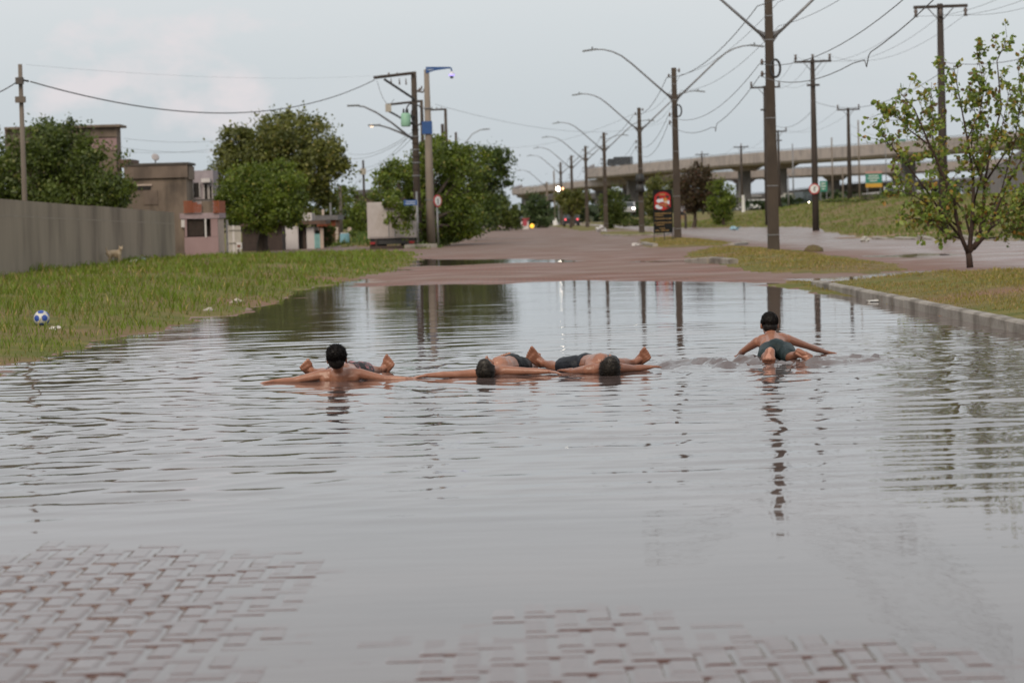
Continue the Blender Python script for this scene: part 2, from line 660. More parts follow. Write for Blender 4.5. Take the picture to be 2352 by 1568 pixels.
# rings run outwards from the swimmers; sources are (x, y, wavelength, height, reach)
BOYS = {'a': at(780, 872, 21.4), 'b': at(1120, 864, 21.4), 'c': at(1390, 856, 21.4), 'd': at(1790, 830, 22.5)}


def wave_height(X, Y):
    rg = np.random.RandomState(11)
    H = np.zeros_like(X)
    src = []
    for k, (w, a, reach) in {'a': (0.34, 0.0013, 3.4), 'b': (0.40, 0.0011, 3.4), 'c': (0.36, 0.0013, 4.0), 'd': (0.46, 0.0030, 5.0)}.items():
        p = BOYS[k]
        src.append((p.x, p.y, w, a, reach))
        src.append((p.x + rg.uniform(-0.5, 0.5), p.y + 0.3, w * 0.55, a * 0.30, reach * 0.4))
        src.append((p.x + rg.uniform(-0.6, 0.6), p.y - 0.2, w * 1.7, a * 0.9, reach * 1.6))
    p = at(600, 878, 21.2)
    src += [(p.x, p.y, 0.32, 0.0018, 3.0), (-5.6, 17.0, 0.36, 0.0042, 3.2), (-5.3, 20.5, 0.30, 0.0030, 3.0), (5.6, 16.0, 0.66, 0.0050, 3.6), (5.5, 22, 0.42, 0.0020, 3.4)]
    for (x, y, w, a, reach) in src:
        r = np.sqrt((X - x) ** 2 + (Y - y) ** 2 + 0.02)
        ph = 2 * np.pi * r / w + 1.3 * wob((X + y) * 0.6, Y - x, 3.4)
        crest = 2.8 * ((0.5 + 0.5 * np.sin(ph)) ** 3.0) - 1.0
        H += a * crest * np.exp(-r / reach) * sstep(r, 0.25, 0.7) * np.clip(0.75 + 0.7 * wob(X * 0.35 + 5 * w, Y * 0.5 + x, 3.6), 0.12, 1.5)
    # wandering cross ripples
    for i in range(26):
        w = rg.uniform(0.16, 0.70)
        th = rg.normal(math.pi / 2 + 0.03, 0.10)
        patch = np.clip(0.45 + 0.8 * wob(X * 0.55 + 3 * i, Y * 0.5 - 2 * i, 3.0), 0, 1.4)
        H += 0.00036 * (w / 0.5) * np.sin((X * math.cos(th) + Y * math.sin(th)) * 2 * math.pi / w + rg.uniform(0, 6.28)) * patch * 2
    env = 0.02 + 0.98 * sstep(Y, 9.8, 14.0) * (1 - 0.70 * sstep(Y, 24, 33))
    env *= 1 - 0.75 * sstep(Y, 46, 52)
    H *= env
    # slow swell in the shallow foreground
    H += 0.0009 * wob(X * 0.5, Y * 1.0, 1.6) * sstep(Y, 8.0, 11.0)
    for (px, py, rx, ry, a) in ((950, 893, 0.30, 0.16, 0.0030), (480, 912, 0.18, 0.10, 0.0016), (1230, 877, 0.16, 0.12, 0.0022), (880, 1010, 0.5, 0.25, 0.0010), (1500, 848, 0.25, 0.15, 0.003)):
        q = gp(px, py)
        g = np.exp(-((X - q.x) / rx) ** 2 - ((Y - q.y) / ry) ** 2)
        H += a * g * (wob(X * 0.8, Y, 0.16) + 0.5 * wob(Y + 2, X, 0.09))
    # churned water round the paddling swimmer
    p = BOYS['d']
    for (cx, cy, rx, ry, a) in ((p.x - 0.55, p.y - 0.10, 0.62, 0.5, 0.040), (p.x + 0.1, p.y - 0.50, 0.9, 0.26, 0.026), (p.x + 0.72, p.y + 0.1, 0.45, 0.32, 0.024)):
        g = np.exp(-((X - cx) / rx) ** 2 - ((Y - cy) / ry) ** 2)
        H += a * g * (wob(X * 0.7, Y * 1.0, 0.34) + 0.65 * wob(Y + 5, X - 3, 0.15) + 0.22 * wob(X - 9, Y + 1, 0.07) + 0.2)
    for k, s in (('a', 0.9), ('b', 0.8), ('c', 1.0)):
        q = BOYS[k]
        g = np.exp(-((X - q.x) / 0.8) ** 2 - ((Y - q.y) / 0.35) ** 2)
        H += 0.0066 * s * g * (wob(X * 0.6 + 7, Y, 0.30) + 0.4 * wob(Y - 4, X * 0.6, 0.14))
    return H


def build_water():
    ys = [4.6]
    while ys[-1] < 132:
        ys.append(ys[-1] + max(0.032, 0.0030 * ys[-1]) * (1 if ys[-1] < 56 else 3.5))
    ys = np.array(ys)
    u = np.linspace(-1, 1, 341)
    X = u[None, :] * np.maximum(0.215 * ys[:, None] + 1.6, 5.3)
    Y = np.repeat(ys[:, None], len(u), 1)
    H = wave_height(X, Y)
    V = np.stack([X, Y, H], -1).reshape(-1, 3)
    ny, nx = X.shape
    idx = np.arange(ny * nx).reshape(ny, nx)
    Q = np.stack([idx[:-1, :-1], idx[:-1, 1:], idx[1:, 1:], idx[1:, :-1]], -1).reshape(-1, 4)
    cx, cy = X[:-1, :-1].ravel(), Y[:-1, :-1].ravel()
    near = np.max([poly_sd(cx, cy, p) for p in PUD], axis=0) > -2.2
    q = Q[near]
    used, inv = np.unique(q, return_inverse=True)
    o = link('water', mesh_np('water', V[used], inv.reshape(-1, 4), None, True), MATS['muddy_water'])
    tag(o, 'muddy rippled rain water flooding the paved street', 'water', None, 'structure')


build_water()


# ------------------------------------------------------------------ pavers standing just proud of the water
def paver_mesh(L_, W_, ch=0.006, cz=0.0075, depth=0.05):
    mb = MB()
    a, b = L_ / 2, W_ / 2
    P = []
    # ends slope under the water, shaped to mirror pale sky, long front and back arrises stay steep
    for (x, y, z) in ((a, b, -depth), (a, b, -cz), (a - ch * 1.7, b - ch * 0.25, -cz * 0.35), (a - ch * 3.2, b - ch * 0.8, 0.0)):
        P += [(-x, -y, z), (x, -y, z), (x, y, z), (-x, y, z)]
    Fc = []
    for k in range(3):
        for i in range(4):
            j = (i + 1) % 4
            Fc.append((k * 4 + i, k * 4 + j, k * 4 + 4 + j, k * 4 + 4 + i))
    Fc.append((12, 13, 14, 15))
    mb.add(P, Fc)
    return mb.mesh('paver')


def build_pavers():
    left = [tuple(gp(*p))[:2] for p in ((-260, 1270), (120, 1262), (430, 1268), (610, 1296), (600, 1370), (560, 1450), (470, 1580), (420, 1700), (-400, 1700))]
    mid = [tuple(gp(*p))[:2] for p in ((1010, 1590), (1040, 1490), (1200, 1440), (1290, 1396), (1400, 1388), (1560, 1455), (1780, 1474), (2010, 1490), (2200, 1515), (2420, 1600), (2500, 1760), (980, 1760))]
    U = 0.10
    rows = []
    for i in range(-36, 37):
        for j in range(int(6.0 / U), int(11.2 / U)):
            c = (i - j) % 4
            if c == 0:
                x, y, hz = (i + 1) * U, (j + 0.5) * U, True
            elif c == 3:
                x, y, hz = (i + 0.5) * U, (j + 1) * U, False
            else:
                continue
            sd = max(float(poly_sd(np.array([x]), np.array([y]), left)[0]), float(poly_sd(np.array([x]), np.array([y]), mid)[0]))
            z = min(0.0064, 0.0014 + sd * 0.013) + 0.0020 * float(wob(np.array([x]), np.array([y]), 0.7)[0]) + rnd.uniform(-0.0012, 0.0012)
            if z < -0.0035:
                continue
            p = Vector((x, y, z)) - Vector((0, 0, HC))
            pc = RM.transposed() @ p
            px = CX + F * pc.x / -pc.z
            py = CY - F * pc.y / -pc.z
            vis = -120 < px < 2472 and py < 1640
            if not vis and not (-700 < px < 3000 and py < 1900):
                continue
            rows.append((0 if (0 < px < 2352 and py < 1568) else 1, y, x, z, hz))
    rows.sort()
    mA, mB = paver_mesh(0.1945, 0.0945), paver_mesh(0.0945, 0.1945)
    for m_ in (mA, mB):
        m_.materials.append(MATS['wet_paver'])
    base = thing('paving', 'wet red-brown interlocking pavers showing through the shallow foreground water', 'paving', (0, 8, -0.05))
    base['kind'] = 'structure'
    rest = MB()
    for n, (_, y, x, z, hz) in enumerate(rows):
        me = mA if hz else mB
        rot = Matrix.Rotation(rnd.gauss(0, 0.006), 3, 'X') @ Matrix.Rotation(rnd.gauss(0, 0.006), 3, 'Y') @ Matrix.Rotation(rnd.gauss(0, 0.010), 3, 'Z')
        jx, jy = rnd.uniform(-0.0015, 0.0015), rnd.uniform(-0.0015, 0.0015)
        if n < 300:
            o = link('paver', me, None, base)
            o.matrix_local = Matrix.Translation((x + jx, y - 8 + jy, z + 0.05)) @ rot.to_4x4()
        else:
            rest.add([Vector((x + jx, y + jy, z)) + rot @ v.co for v in me.vertices], [list(p.vertices) for p in me.polygons])
    if rest.v:
        o = part('pavers', rest, MATS['wet_paver'], base)
        o['kind'] = 'stuff'
    print('pavers', len(rows))


build_pavers()


# ------------------------------------------------------------------ grass
def grass_mesh(name, label, zone, n_try, ylo, yhi, xlo, xhi, dens, hgt, cols, seed, inset=0.0, dry=0.3, wid=0.006):
    rg = np.random.RandomState(seed)
    # distances drawn so that blades get sparser further away
    t = rg.rand(n_try)
    y = ylo * (yhi / ylo) ** t if dens == 'log' else ylo + (yhi - ylo) * t
    x = xlo + (xhi - xlo) * rg.rand(n_try)
    h, ver, mou, isl, fie = land(x, y)
    inz = {'verge': ver, 'isl': isl, 'field': fie, 'mound': mou}[zone]
    patch = wob(x, y, 2.6) + 0.7 * wob(y, x, 0.8)
    keep = (inz > inset + 0.10 * rg.randn(n_try) * (0.5 if zone == 'isl' else 1)) & (rg.rand(n_try) < 0.75 + 0.5 * patch)
    keep &= np.abs(x) < 0.26 * y + 6
    bare = wob(x * 0.8 + 11, y * 0.45, 3.3)
    keep &= (bare < 0.50 + 0.25 * rg.randn(n_try)) | (inz < 1.3)
    if zone == 'field':
        keep &= ~((np.abs(y - 112 - 0.75 * (x - 14)) < 2.0) & (x < 26) & (x > 13))
    x, y, h, patch, inz = x[keep], y[keep], h[keep], patch[keep], inz[keep]
    n = len(x)
    far = np.clip(y / 30, 0.7, 4.5)
    hh = hgt * (0.45 + 0.9 * rg.rand(n)) * (0.8 + 0.35 * np.clip(patch, -1, 1.3)) * np.clip(0.55 + inz * 0.5, 0.5, 1.15)
    ang = rg.rand(n) * 2 * np.pi
    w = wid * far * (0.7 + 0.6 * rg.rand(n))
    lean = 0.25 + 0.55 * rg.rand(n)
    la = rg.rand(n) * 2 * np.pi
    ca, sa = np.cos(ang) * w, np.sin(ang) * w
    lx, ly = np.cos(la) * lean * hh, np.sin(la) * lean * hh
    z0 = h - 0.015
    V = np.zeros((n, 5, 3))
    V[:, 0] = np.c_[x - ca, y - sa, z0]
    V[:, 1] = np.c_[x + ca, y + sa, z0]
    V[:, 2] = np.c_[x + ca * 0.8 + lx * 0.35, y + sa * 0.8 + ly * 0.35, z0 + hh * 0.6]
    V[:, 3] = np.c_[x - ca * 0.8 + lx * 0.35, y - sa * 0.8 + ly * 0.35, z0 + hh * 0.6]
    V[:, 4] = np.c_[x + lx, y + ly, z0 + hh]
    idx = np.arange(n)[:, None] * 5
    tris = np.concatenate([idx + [0, 1, 2], idx + [0, 2, 3], idx + [3, 2, 4]], 0)
    A, B, D = [np.array(c) for c in cols]
    k = np.clip(0.5 + 0.45 * patch + 0.25 * rg.randn(n), 0, 1)[:, None]
    c = A * (1 - k) + B * k
    dr = (rg.rand(n) < dry * np.clip(1.1 - 0.5 * patch, 0.2, 1.8))[:, None]
    c = np.where(dr, D * (0.7 + 0.6 * rg.rand(n, 1)), c) * (0.8 + 0.4 * rg.rand(n, 1))
    me = mesh_np(name, V.reshape(-1, 3), tris, np.repeat(c, 5, 0))
    o = link(name, me, leaf_mat('grass_blade', 0.6, 0.3))
    tag(o, label, 'grass', None, 'stuff')
    print(name, n)


G1, G2, GD = (0.125, 0.142, 0.015), (0.145, 0.212, 0.016), (0.29, 0.225, 0.07)
grass_mesh('grass', 'tall green grass on the verge beside the flooded street', 'verge', 150000, 17, 108, -24, -2.6, 'log', 0.14, (G1, G2, GD), 1, 0.02, 0.14)
grass_mesh('grass', 'short olive grass on the central median islands', 'isl', 150000, 24, 140, 4.7, 10.3, 'log', 0.05, ((0.20, 0.17, 0.034), (0.26, 0.22, 0.044), (0.34, 0.23, 0.10)), 2, -0.03, 0.35, 0.005)
grass_mesh('grass', 'rough grass on the bank across the road', 'field', 70000, 86, 260, 12, 60, 'lin', 0.16, ((0.115, 0.150, 0.022), (0.155, 0.190, 0.030), (0.26, 0.205, 0.08)), 3, 0.2, 0.22, 0.007)
grass_mesh('grass', 'grass round the foot of the tall camera mast', 'mound', 22000, 113, 170, -12, -2.7, 'lin', 0.22, ((0.07, 0.11, 0.02), (0.10, 0.16, 0.025), GD), 4, 0.05, 0.12, 0.007)


# ------------------------------------------------------------------ kerbs
mat('kerb_paint', (0.35, 0.315, 0.28), (0.23, 0.20, 0.17), scale=1.8, rough=0.8, bump=0.5, bscale=30, c3=(0.13, 0.11, 0.09), scale3=0.9)


def kerb(label, pts, n, w, top, drop, group='painted kerbs of the median', tilt=0.006):
    """kerb stones laid end to end along a line of (x, y) points"""
    P = [Vector((a, b, 0)) for a, b in pts]
    seg = [(P[i + 1] - P[i]).length for i in range(len(P) - 1)]
    tot = sum(seg)

    def pos(s):
        for i, l_ in enumerate(seg):
            if s <= l_ or i == len(seg) - 1:
                return P[i] + (P[i + 1] - P[i]) * (s / l_)
            s -= l_
    c = pos(tot / 2)
    root = thing('kerb', label, 'kerb', (c.x, c.y, gz(c.x, c.y)), group)
    for k in range(n):
        a, b = pos(tot * k / n), pos(tot * (k + 1) / n)
        d = (b - a)
        mb = MB()
        ln = d.length - 0.003 - rnd.uniform(0, 0.004)
        zt = top + rnd.uniform(-1, 1) * tilt * 0.5
        mid = (a + b) / 2
        M = Matrix.Rotation(math.atan2(d.y, d.x) + rnd.gauss(0, tilt), 3, 'Z') @ Matrix.Rotation(rnd.gauss(0, tilt), 3, 'Y') @ Matrix.Rotation(rnd.gauss(0, tilt), 3, 'X')
        hgt = zt + drop
        pr = [(-w / 2, -hgt), (w / 2, -hgt), (w / 2, -0.025), (w / 2 - 0.02, -0.004), (-w / 2 + 0.02, 0), (-w / 2, -0.02)]
        mb.prism([Vector((mid.x, mid.y, zt)) + M @ Vector((-ln / 2, y, z)) for y, z in pr], M @ Vector((ln, 0, 0)))
        part('kerb_stone', mb, MATS['kerb_paint'], root)
    return root


kerb('long whitewashed kerb along the flooded near median island', [(5.06, 5), (5.02, 14), (5.0, 25), (4.97, 36), (4.93, 43.6)], 39, 0.14, 0.118, 0.22)
kerb('two broken white kerb stones beside the median island with the tall post', [tuple(at(1690, 610, 62.5))[:2], tuple(at(1580, 597, 66.5))[:2]], 2, 0.2, 0.17, 0.1, tilt=0.03)
kerb('white kerb at the corner of the island behind the red and black board', [tuple(at(1506, 571, 99))[:2], tuple(at(1478, 556, 107))[:2]], 2, 0.2, 0.16, 0.1)
kerb('short pale kerb at the far side of the island behind the board', [(9.0, 104), (8.6, 98), (7.9, 96.3)], 3, 0.2, 0.14, 0.1)
kerb('low curved white kerb at the foot of the third lamp post', [(5.6, 158), (5.7, 151), (7.0, 147.6), (8.6, 149), (9.2, 155)], 6, 0.25, 0.16, 0.1)
kerb('row of white kerb stones along the grass across the far carriageway', [(17.35, 84), (17.2, 90), (15.8, 97.5), (14.3, 105)], 9, 0.25, 0.12, 0.1, tilt=0.06)
kerb('short white kerb in front of the tall camera mast', [(-4.35, 113.2), (-3.1, 114.0)], 3, 0.2, 0.24, 0.2)


# ------------------------------------------------------------------ trees
LEAFM = leaf_mat('leaves', 0.5, 0.3)
mat('bark', (0.085, 0.060, 0.045), (0.045, 0.033, 0.026), scale=9, rough=0.9, bump=0.8, stretch=(1, 1, 0.3))


def tree(name, label, base, lobes, n, leaf, cols, seed, trunk_r=0.18, fork=0.4, group=None, cat='tree', clumps=26, spread=0.17, stems=1, lift=0.0, shell=0.5):
    """lobes: (px, py, rx, ry, d) ellipses measured on the photograph, each at its own distance"""
    rg = np.random.RandomState(seed)
    n, leaf, clumps = int(n * 1.7), leaf * 0.74, int(clumps * 1.35)
    bx, by = base
    bz = gz(bx, by) - 0.05
    root = thing(name, label, cat, (bx, by, bz), group)
    LB = []
    for (px, py, rx, ry, d) in lobes:
        c = at(px, py, d)
        k = d / F
        LB.append((np.array(c), np.array([rx * k, (rx + ry) * 0.5 * k, ry * k])))
    wts = np.array([l[1][0] * l[1][2] for l in LB])
    wts = wts / wts.sum()
    tips, VV, CC = [], [], []
    A, B, D = [np.array(c) for c in cols]
    for li, (c, r) in enumerate(LB):
        nc = max(6, int(clumps * len(LB) * wts[li]))
        nl = int(n * wts[li])
        dirs = rg.randn(nc, 3)
        dirs /= np.linalg.norm(dirs, axis=1)[:, None]
        rad = shell + (1 - shell) * rg.rand(nc) ** 0.6
        cen = c + dirs * rad[:, None] * r * (0.92 + 0.16 * rg.rand(nc, 1))
        for k in range(min(3, nc)):
            tips.append(cen[k] * 0.55 + c * 0.45)
        ck = rg.randint(0, nc, nl)
        sg = spread * r.mean() * (0.6 + 0.9 * rg.rand(nc))
        pos = cen[ck] + rg.randn(nl, 3) * sg[ck][:, None] * np.array([1, 1, 0.8])
        pos[:, 2] = np.maximum(pos[:, 2], bz + 0.1)
        tone = rg.rand(nc)
        k = np.clip(tone[ck] + 0.22 * rg.randn(nl), 0, 1)[:, None]
        col = A * (1 - k) + B * k
        od = (rg.rand(nl) < 0.05)[:, None]
        col = np.where(od, D, col) * (0.8 + 0.4 * rg.rand(nl, 1))
        a = rg.randn(nl, 3)
        a[:, 2] -= 0.35
        a /= np.linalg.norm(a, axis=1)[:, None]
        b = np.cross(a, rg.randn(nl, 3))
        b /= np.linalg.norm(b, axis=1)[:, None]
        nrm = np.cross(a, b)
        sz = leaf * (0.6 + 0.8 * rg.rand(nl))[:, None]
        q = np.stack([pos - a * sz * 0.5, pos + b * sz * 0.3 + nrm * sz * 0.08, pos + a * sz * 0.5, pos - b * sz * 0.3 + nrm * sz * 0.08], 1)
        VV.append(q.reshape(-1, 3))
        CC.append(np.repeat(col, 4, 0))
    V = np.concatenate(VV) - np.array([bx, by, bz])
    Q = np.arange(len(V)).reshape(-1, 4)
    link('crown', mesh_np('crown', V, Q, np.concatenate(CC)), LEAFM, root)
    mb = MB()
    top = np.mean([l[0] for l in LB], 0)
    low = min(l[0][2] - l[1][2] for l in LB)
    for s in range(stems):
        off = (s - (stems - 1) / 2) * trunk_r * 2.2
        fk = Vector((bx + (top[0] - bx) * 0.4 + off * 2.5, by + (top[1] - by) * 0.4, bz + max(0.35, (top[2] - bz) * fork)))
        p0 = Vector((bx + off, by, bz - 0.1))
        m1 = p0.lerp(fk, 0.5) + Vector((rg.uniform(-1, 1), rg.uniform(-1, 1), 0)) * trunk_r * 0.6
        mb.tube([p0, p0 + Vector((0, 0, 0.15)), m1, fk], [trunk_r * 1.5, trunk_r * 1.15, trunk_r * 0.9, trunk_r * 0.7], 8)
        for i, t in enumerate(tips):
            if i % stems == s:
                t = Vector(t)
                mid = fk.lerp(t, 0.5) + Vector((rg.uniform(-1, 1), rg.uniform(-1, 1), rg.uniform(-0.2, 0.8))) * trunk_r * 1.6
                mb.tube([fk, mid, t], [trunk_r * 0.5, trunk_r * 0.3, trunk_r * 0.1], 5)
    part('trunk', mb, MATS['bark'], root, True)
    return root


DG = ((0.044, 0.064, 0.011), (0.112, 0.150, 0.021), (0.16, 0.17, 0.04))
MG = ((0.060, 0.092, 0.010), (0.165, 0.220, 0.022), (0.24, 0.22, 0.04))
OG = ((0.062, 0.076, 0.014), (0.170, 0.178, 0.034), (0.22, 0.19, 0.05))
tree('leafy_tree', 'dense dark green tree rising behind the grey concrete wall', (-17.6, 104), [(60, 400, 90, 80, 104), (150, 360, 80, 75, 105), (215, 410, 80, 70, 104), (110, 320, 55, 42, 106), (265, 440, 55, 40, 103), (15, 430, 60, 70, 104), (170, 455, 120, 40, 103)], 15000, 0.20, DG, 21)
tree('leafy_tree', 'large round-topped tree towering behind the houses', (-12.5, 152), [(590, 360, 95, 70, 152), (690, 330, 85, 65, 152), (650, 300, 70, 45, 154), (735, 400, 65, 70, 150), (560, 400, 70, 55, 151), (765, 375, 35, 40, 150), (720, 470, 50, 50, 150), (640, 400, 90, 80, 151), (510, 410, 40, 40, 150), (545, 325, 45, 35, 152)], 19000, 0.27, OG, 22, trunk_r=0.3)
tree('leafy_tree', 'bright green bushy tree with low branches beside the pink house', (-10.4, 114), [(600, 440, 85, 62, 114), (660, 460, 55, 55, 113), (545, 465, 50, 50, 113), (610, 488, 78, 38, 112.5), (640, 400, 45, 30, 115), (570, 410, 45, 30, 115), (640, 505, 45, 25, 113)], 15000, 0.17, MG, 23, trunk_r=0.26)
tree('leafy_tree', 'broad green tree behind the tall camera mast', (-4.6, 122), [(930, 430, 60, 58, 123), (1010, 400, 75, 70, 126), (1000, 345, 40, 35, 127), (895, 400, 38, 35, 123), (1060, 420, 55, 70, 125), (922, 500, 36, 42, 115.0), (908, 460, 28, 26, 116), (1005, 490, 78, 55, 124), (1060, 500, 50, 50, 123.5), (882, 440, 30, 38, 118), (1075, 360, 45, 35, 126), (940, 525, 34, 26, 117.0), (1000, 535, 60, 22, 124), (952, 472, 44, 52, 122.5), (955, 410, 42, 48, 123.5), (968, 525, 40, 28, 121.8), (985, 360, 40, 36, 124)], 20000, 0.19, MG, 24, trunk_r=0.28)
tree('leafy_tree', 'open yellow-green tree reaching over the street behind the mast', (-3.5, 150), [(1125, 390, 45, 50, 150), (1150, 360, 28, 24, 150), (1110, 450, 40, 45, 150), (1160, 410, 20, 18, 150), (1100, 500, 40, 35, 149)], 6500, 0.20, ((0.035, 0.065, 0.010), (0.085, 0.125, 0.02), (0.16, 0.16, 0.03)), 25, trunk_r=0.2, spread=0.2)
tree('leafy_tree', 'dark tree shading the far left side of the street', (-3.4, 240), [(1150, 490, 40, 38, 240), (1175, 500, 24, 28, 240), (1135, 460, 25, 26, 242)], 3600, 0.30, DG, 26)
tree('leafy_tree', 'soft green drooping tree at the far end of the street', (1.6, 285), [(1232, 478, 26, 34, 285), (1245, 500, 24, 26, 285), (1218, 500, 16, 24, 285)], 3600, 0.30, ((0.04, 0.07, 0.02), (0.08, 0.12, 0.035), (0.1, 0.13, 0.04)), 27, shell=0.3)
tree('leafy_tree', 'rounded olive tree between the far lamp posts', (6.0, 262), [(1315, 465, 32, 26, 262), (1295, 455, 20, 18, 262), (1335, 455, 22, 20, 262)], 3200, 0.28, OG, 28, trunk_r=0.14)
tree('leafy_tree', 'dark bushy tree beside the fourth lamp post', (8.2, 222), [(1408, 470, 26, 36, 222), (1420, 490, 20, 26, 222), (1400, 510, 14, 18, 222)], 3200, 0.25, DG, 29)
tree('leafy_tree', 'pale green tree behind the red and black board', (12.6, 225), [(1520, 440, 36, 38, 225), (1505, 470, 24, 34, 225)], 3400, 0.26, OG, 30, trunk_r=0.14)
tree('leafy_tree', 'reddish-brown leaved tree to the side of the second lamp post', (14.5, 212), [(1595, 425, 42, 46, 212), (1605, 400, 30, 28, 212), (1580, 455, 32, 34, 212), (1625, 450, 26, 34, 212)], 5200, 0.24, ((0.06, 0.035, 0.022), (0.085, 0.065, 0.025), (0.14, 0.05, 0.03)), 31, trunk_r=0.16)
tree('leafy_tree', 'green shrub-like tree next to the reddish one', (16.6, 208), [(1655, 450, 30, 36, 208), (1668, 475, 22, 30, 208), (1650, 490, 20, 22, 208)], 3400, 0.22, MG, 32, trunk_r=0.13)
tree('leafy_tree', 'light green tree at the end of the side street', (-13.5, 205), [(805, 480, 38, 48, 205), (790, 450, 26, 24, 205), (825, 510, 30, 36, 205)], 3600, 0.24, MG, 33)
tree('low_bush', 'small round bush in front of the white houses', (-9.0, 127), [(745, 545, 22, 20, 127), (755, 530, 16, 14, 127)], 1500, 0.13, DG, 34, trunk_r=0.05, cat='bush', stems=2)
tree('low_bush', 'low leafy shrub beside the pale leaning post', (-8.2, 134), [(795, 552, 16, 10, 134), (808, 545, 14, 14, 134)], 900, 0.13, MG, 35, trunk_r=0.04, cat='bush', stems=2)
tree('low_bush', 'leafy shrubs spilling below the broad tree by the mast', (-3.3, 128), [(1060, 530, 35, 22, 128), (1035, 545, 22, 14, 127), (1080, 520, 22, 22, 130)], 2400, 0.15, MG, 36, trunk_r=0.05, cat='bush', stems=3)
tree('low_bush', 'dark clump of weeds on the bank below the overpass', (27.5, 205), [(1935, 472, 45, 12, 205), (2000, 465, 50, 14, 207), (2060, 458, 45, 13, 210)], 2600, 0.22, DG, 37, trunk_r=0.04, cat='bush', stems=3)
tree('low_bush', 'dense low hedge at the foot of the far trees', (11, 260), [(1440, 512, 30, 8, 260), (1480, 512, 25, 8, 260)], 1000, 0.25, DG, 38, trunk_r=0.04, cat='bush', stems=2)


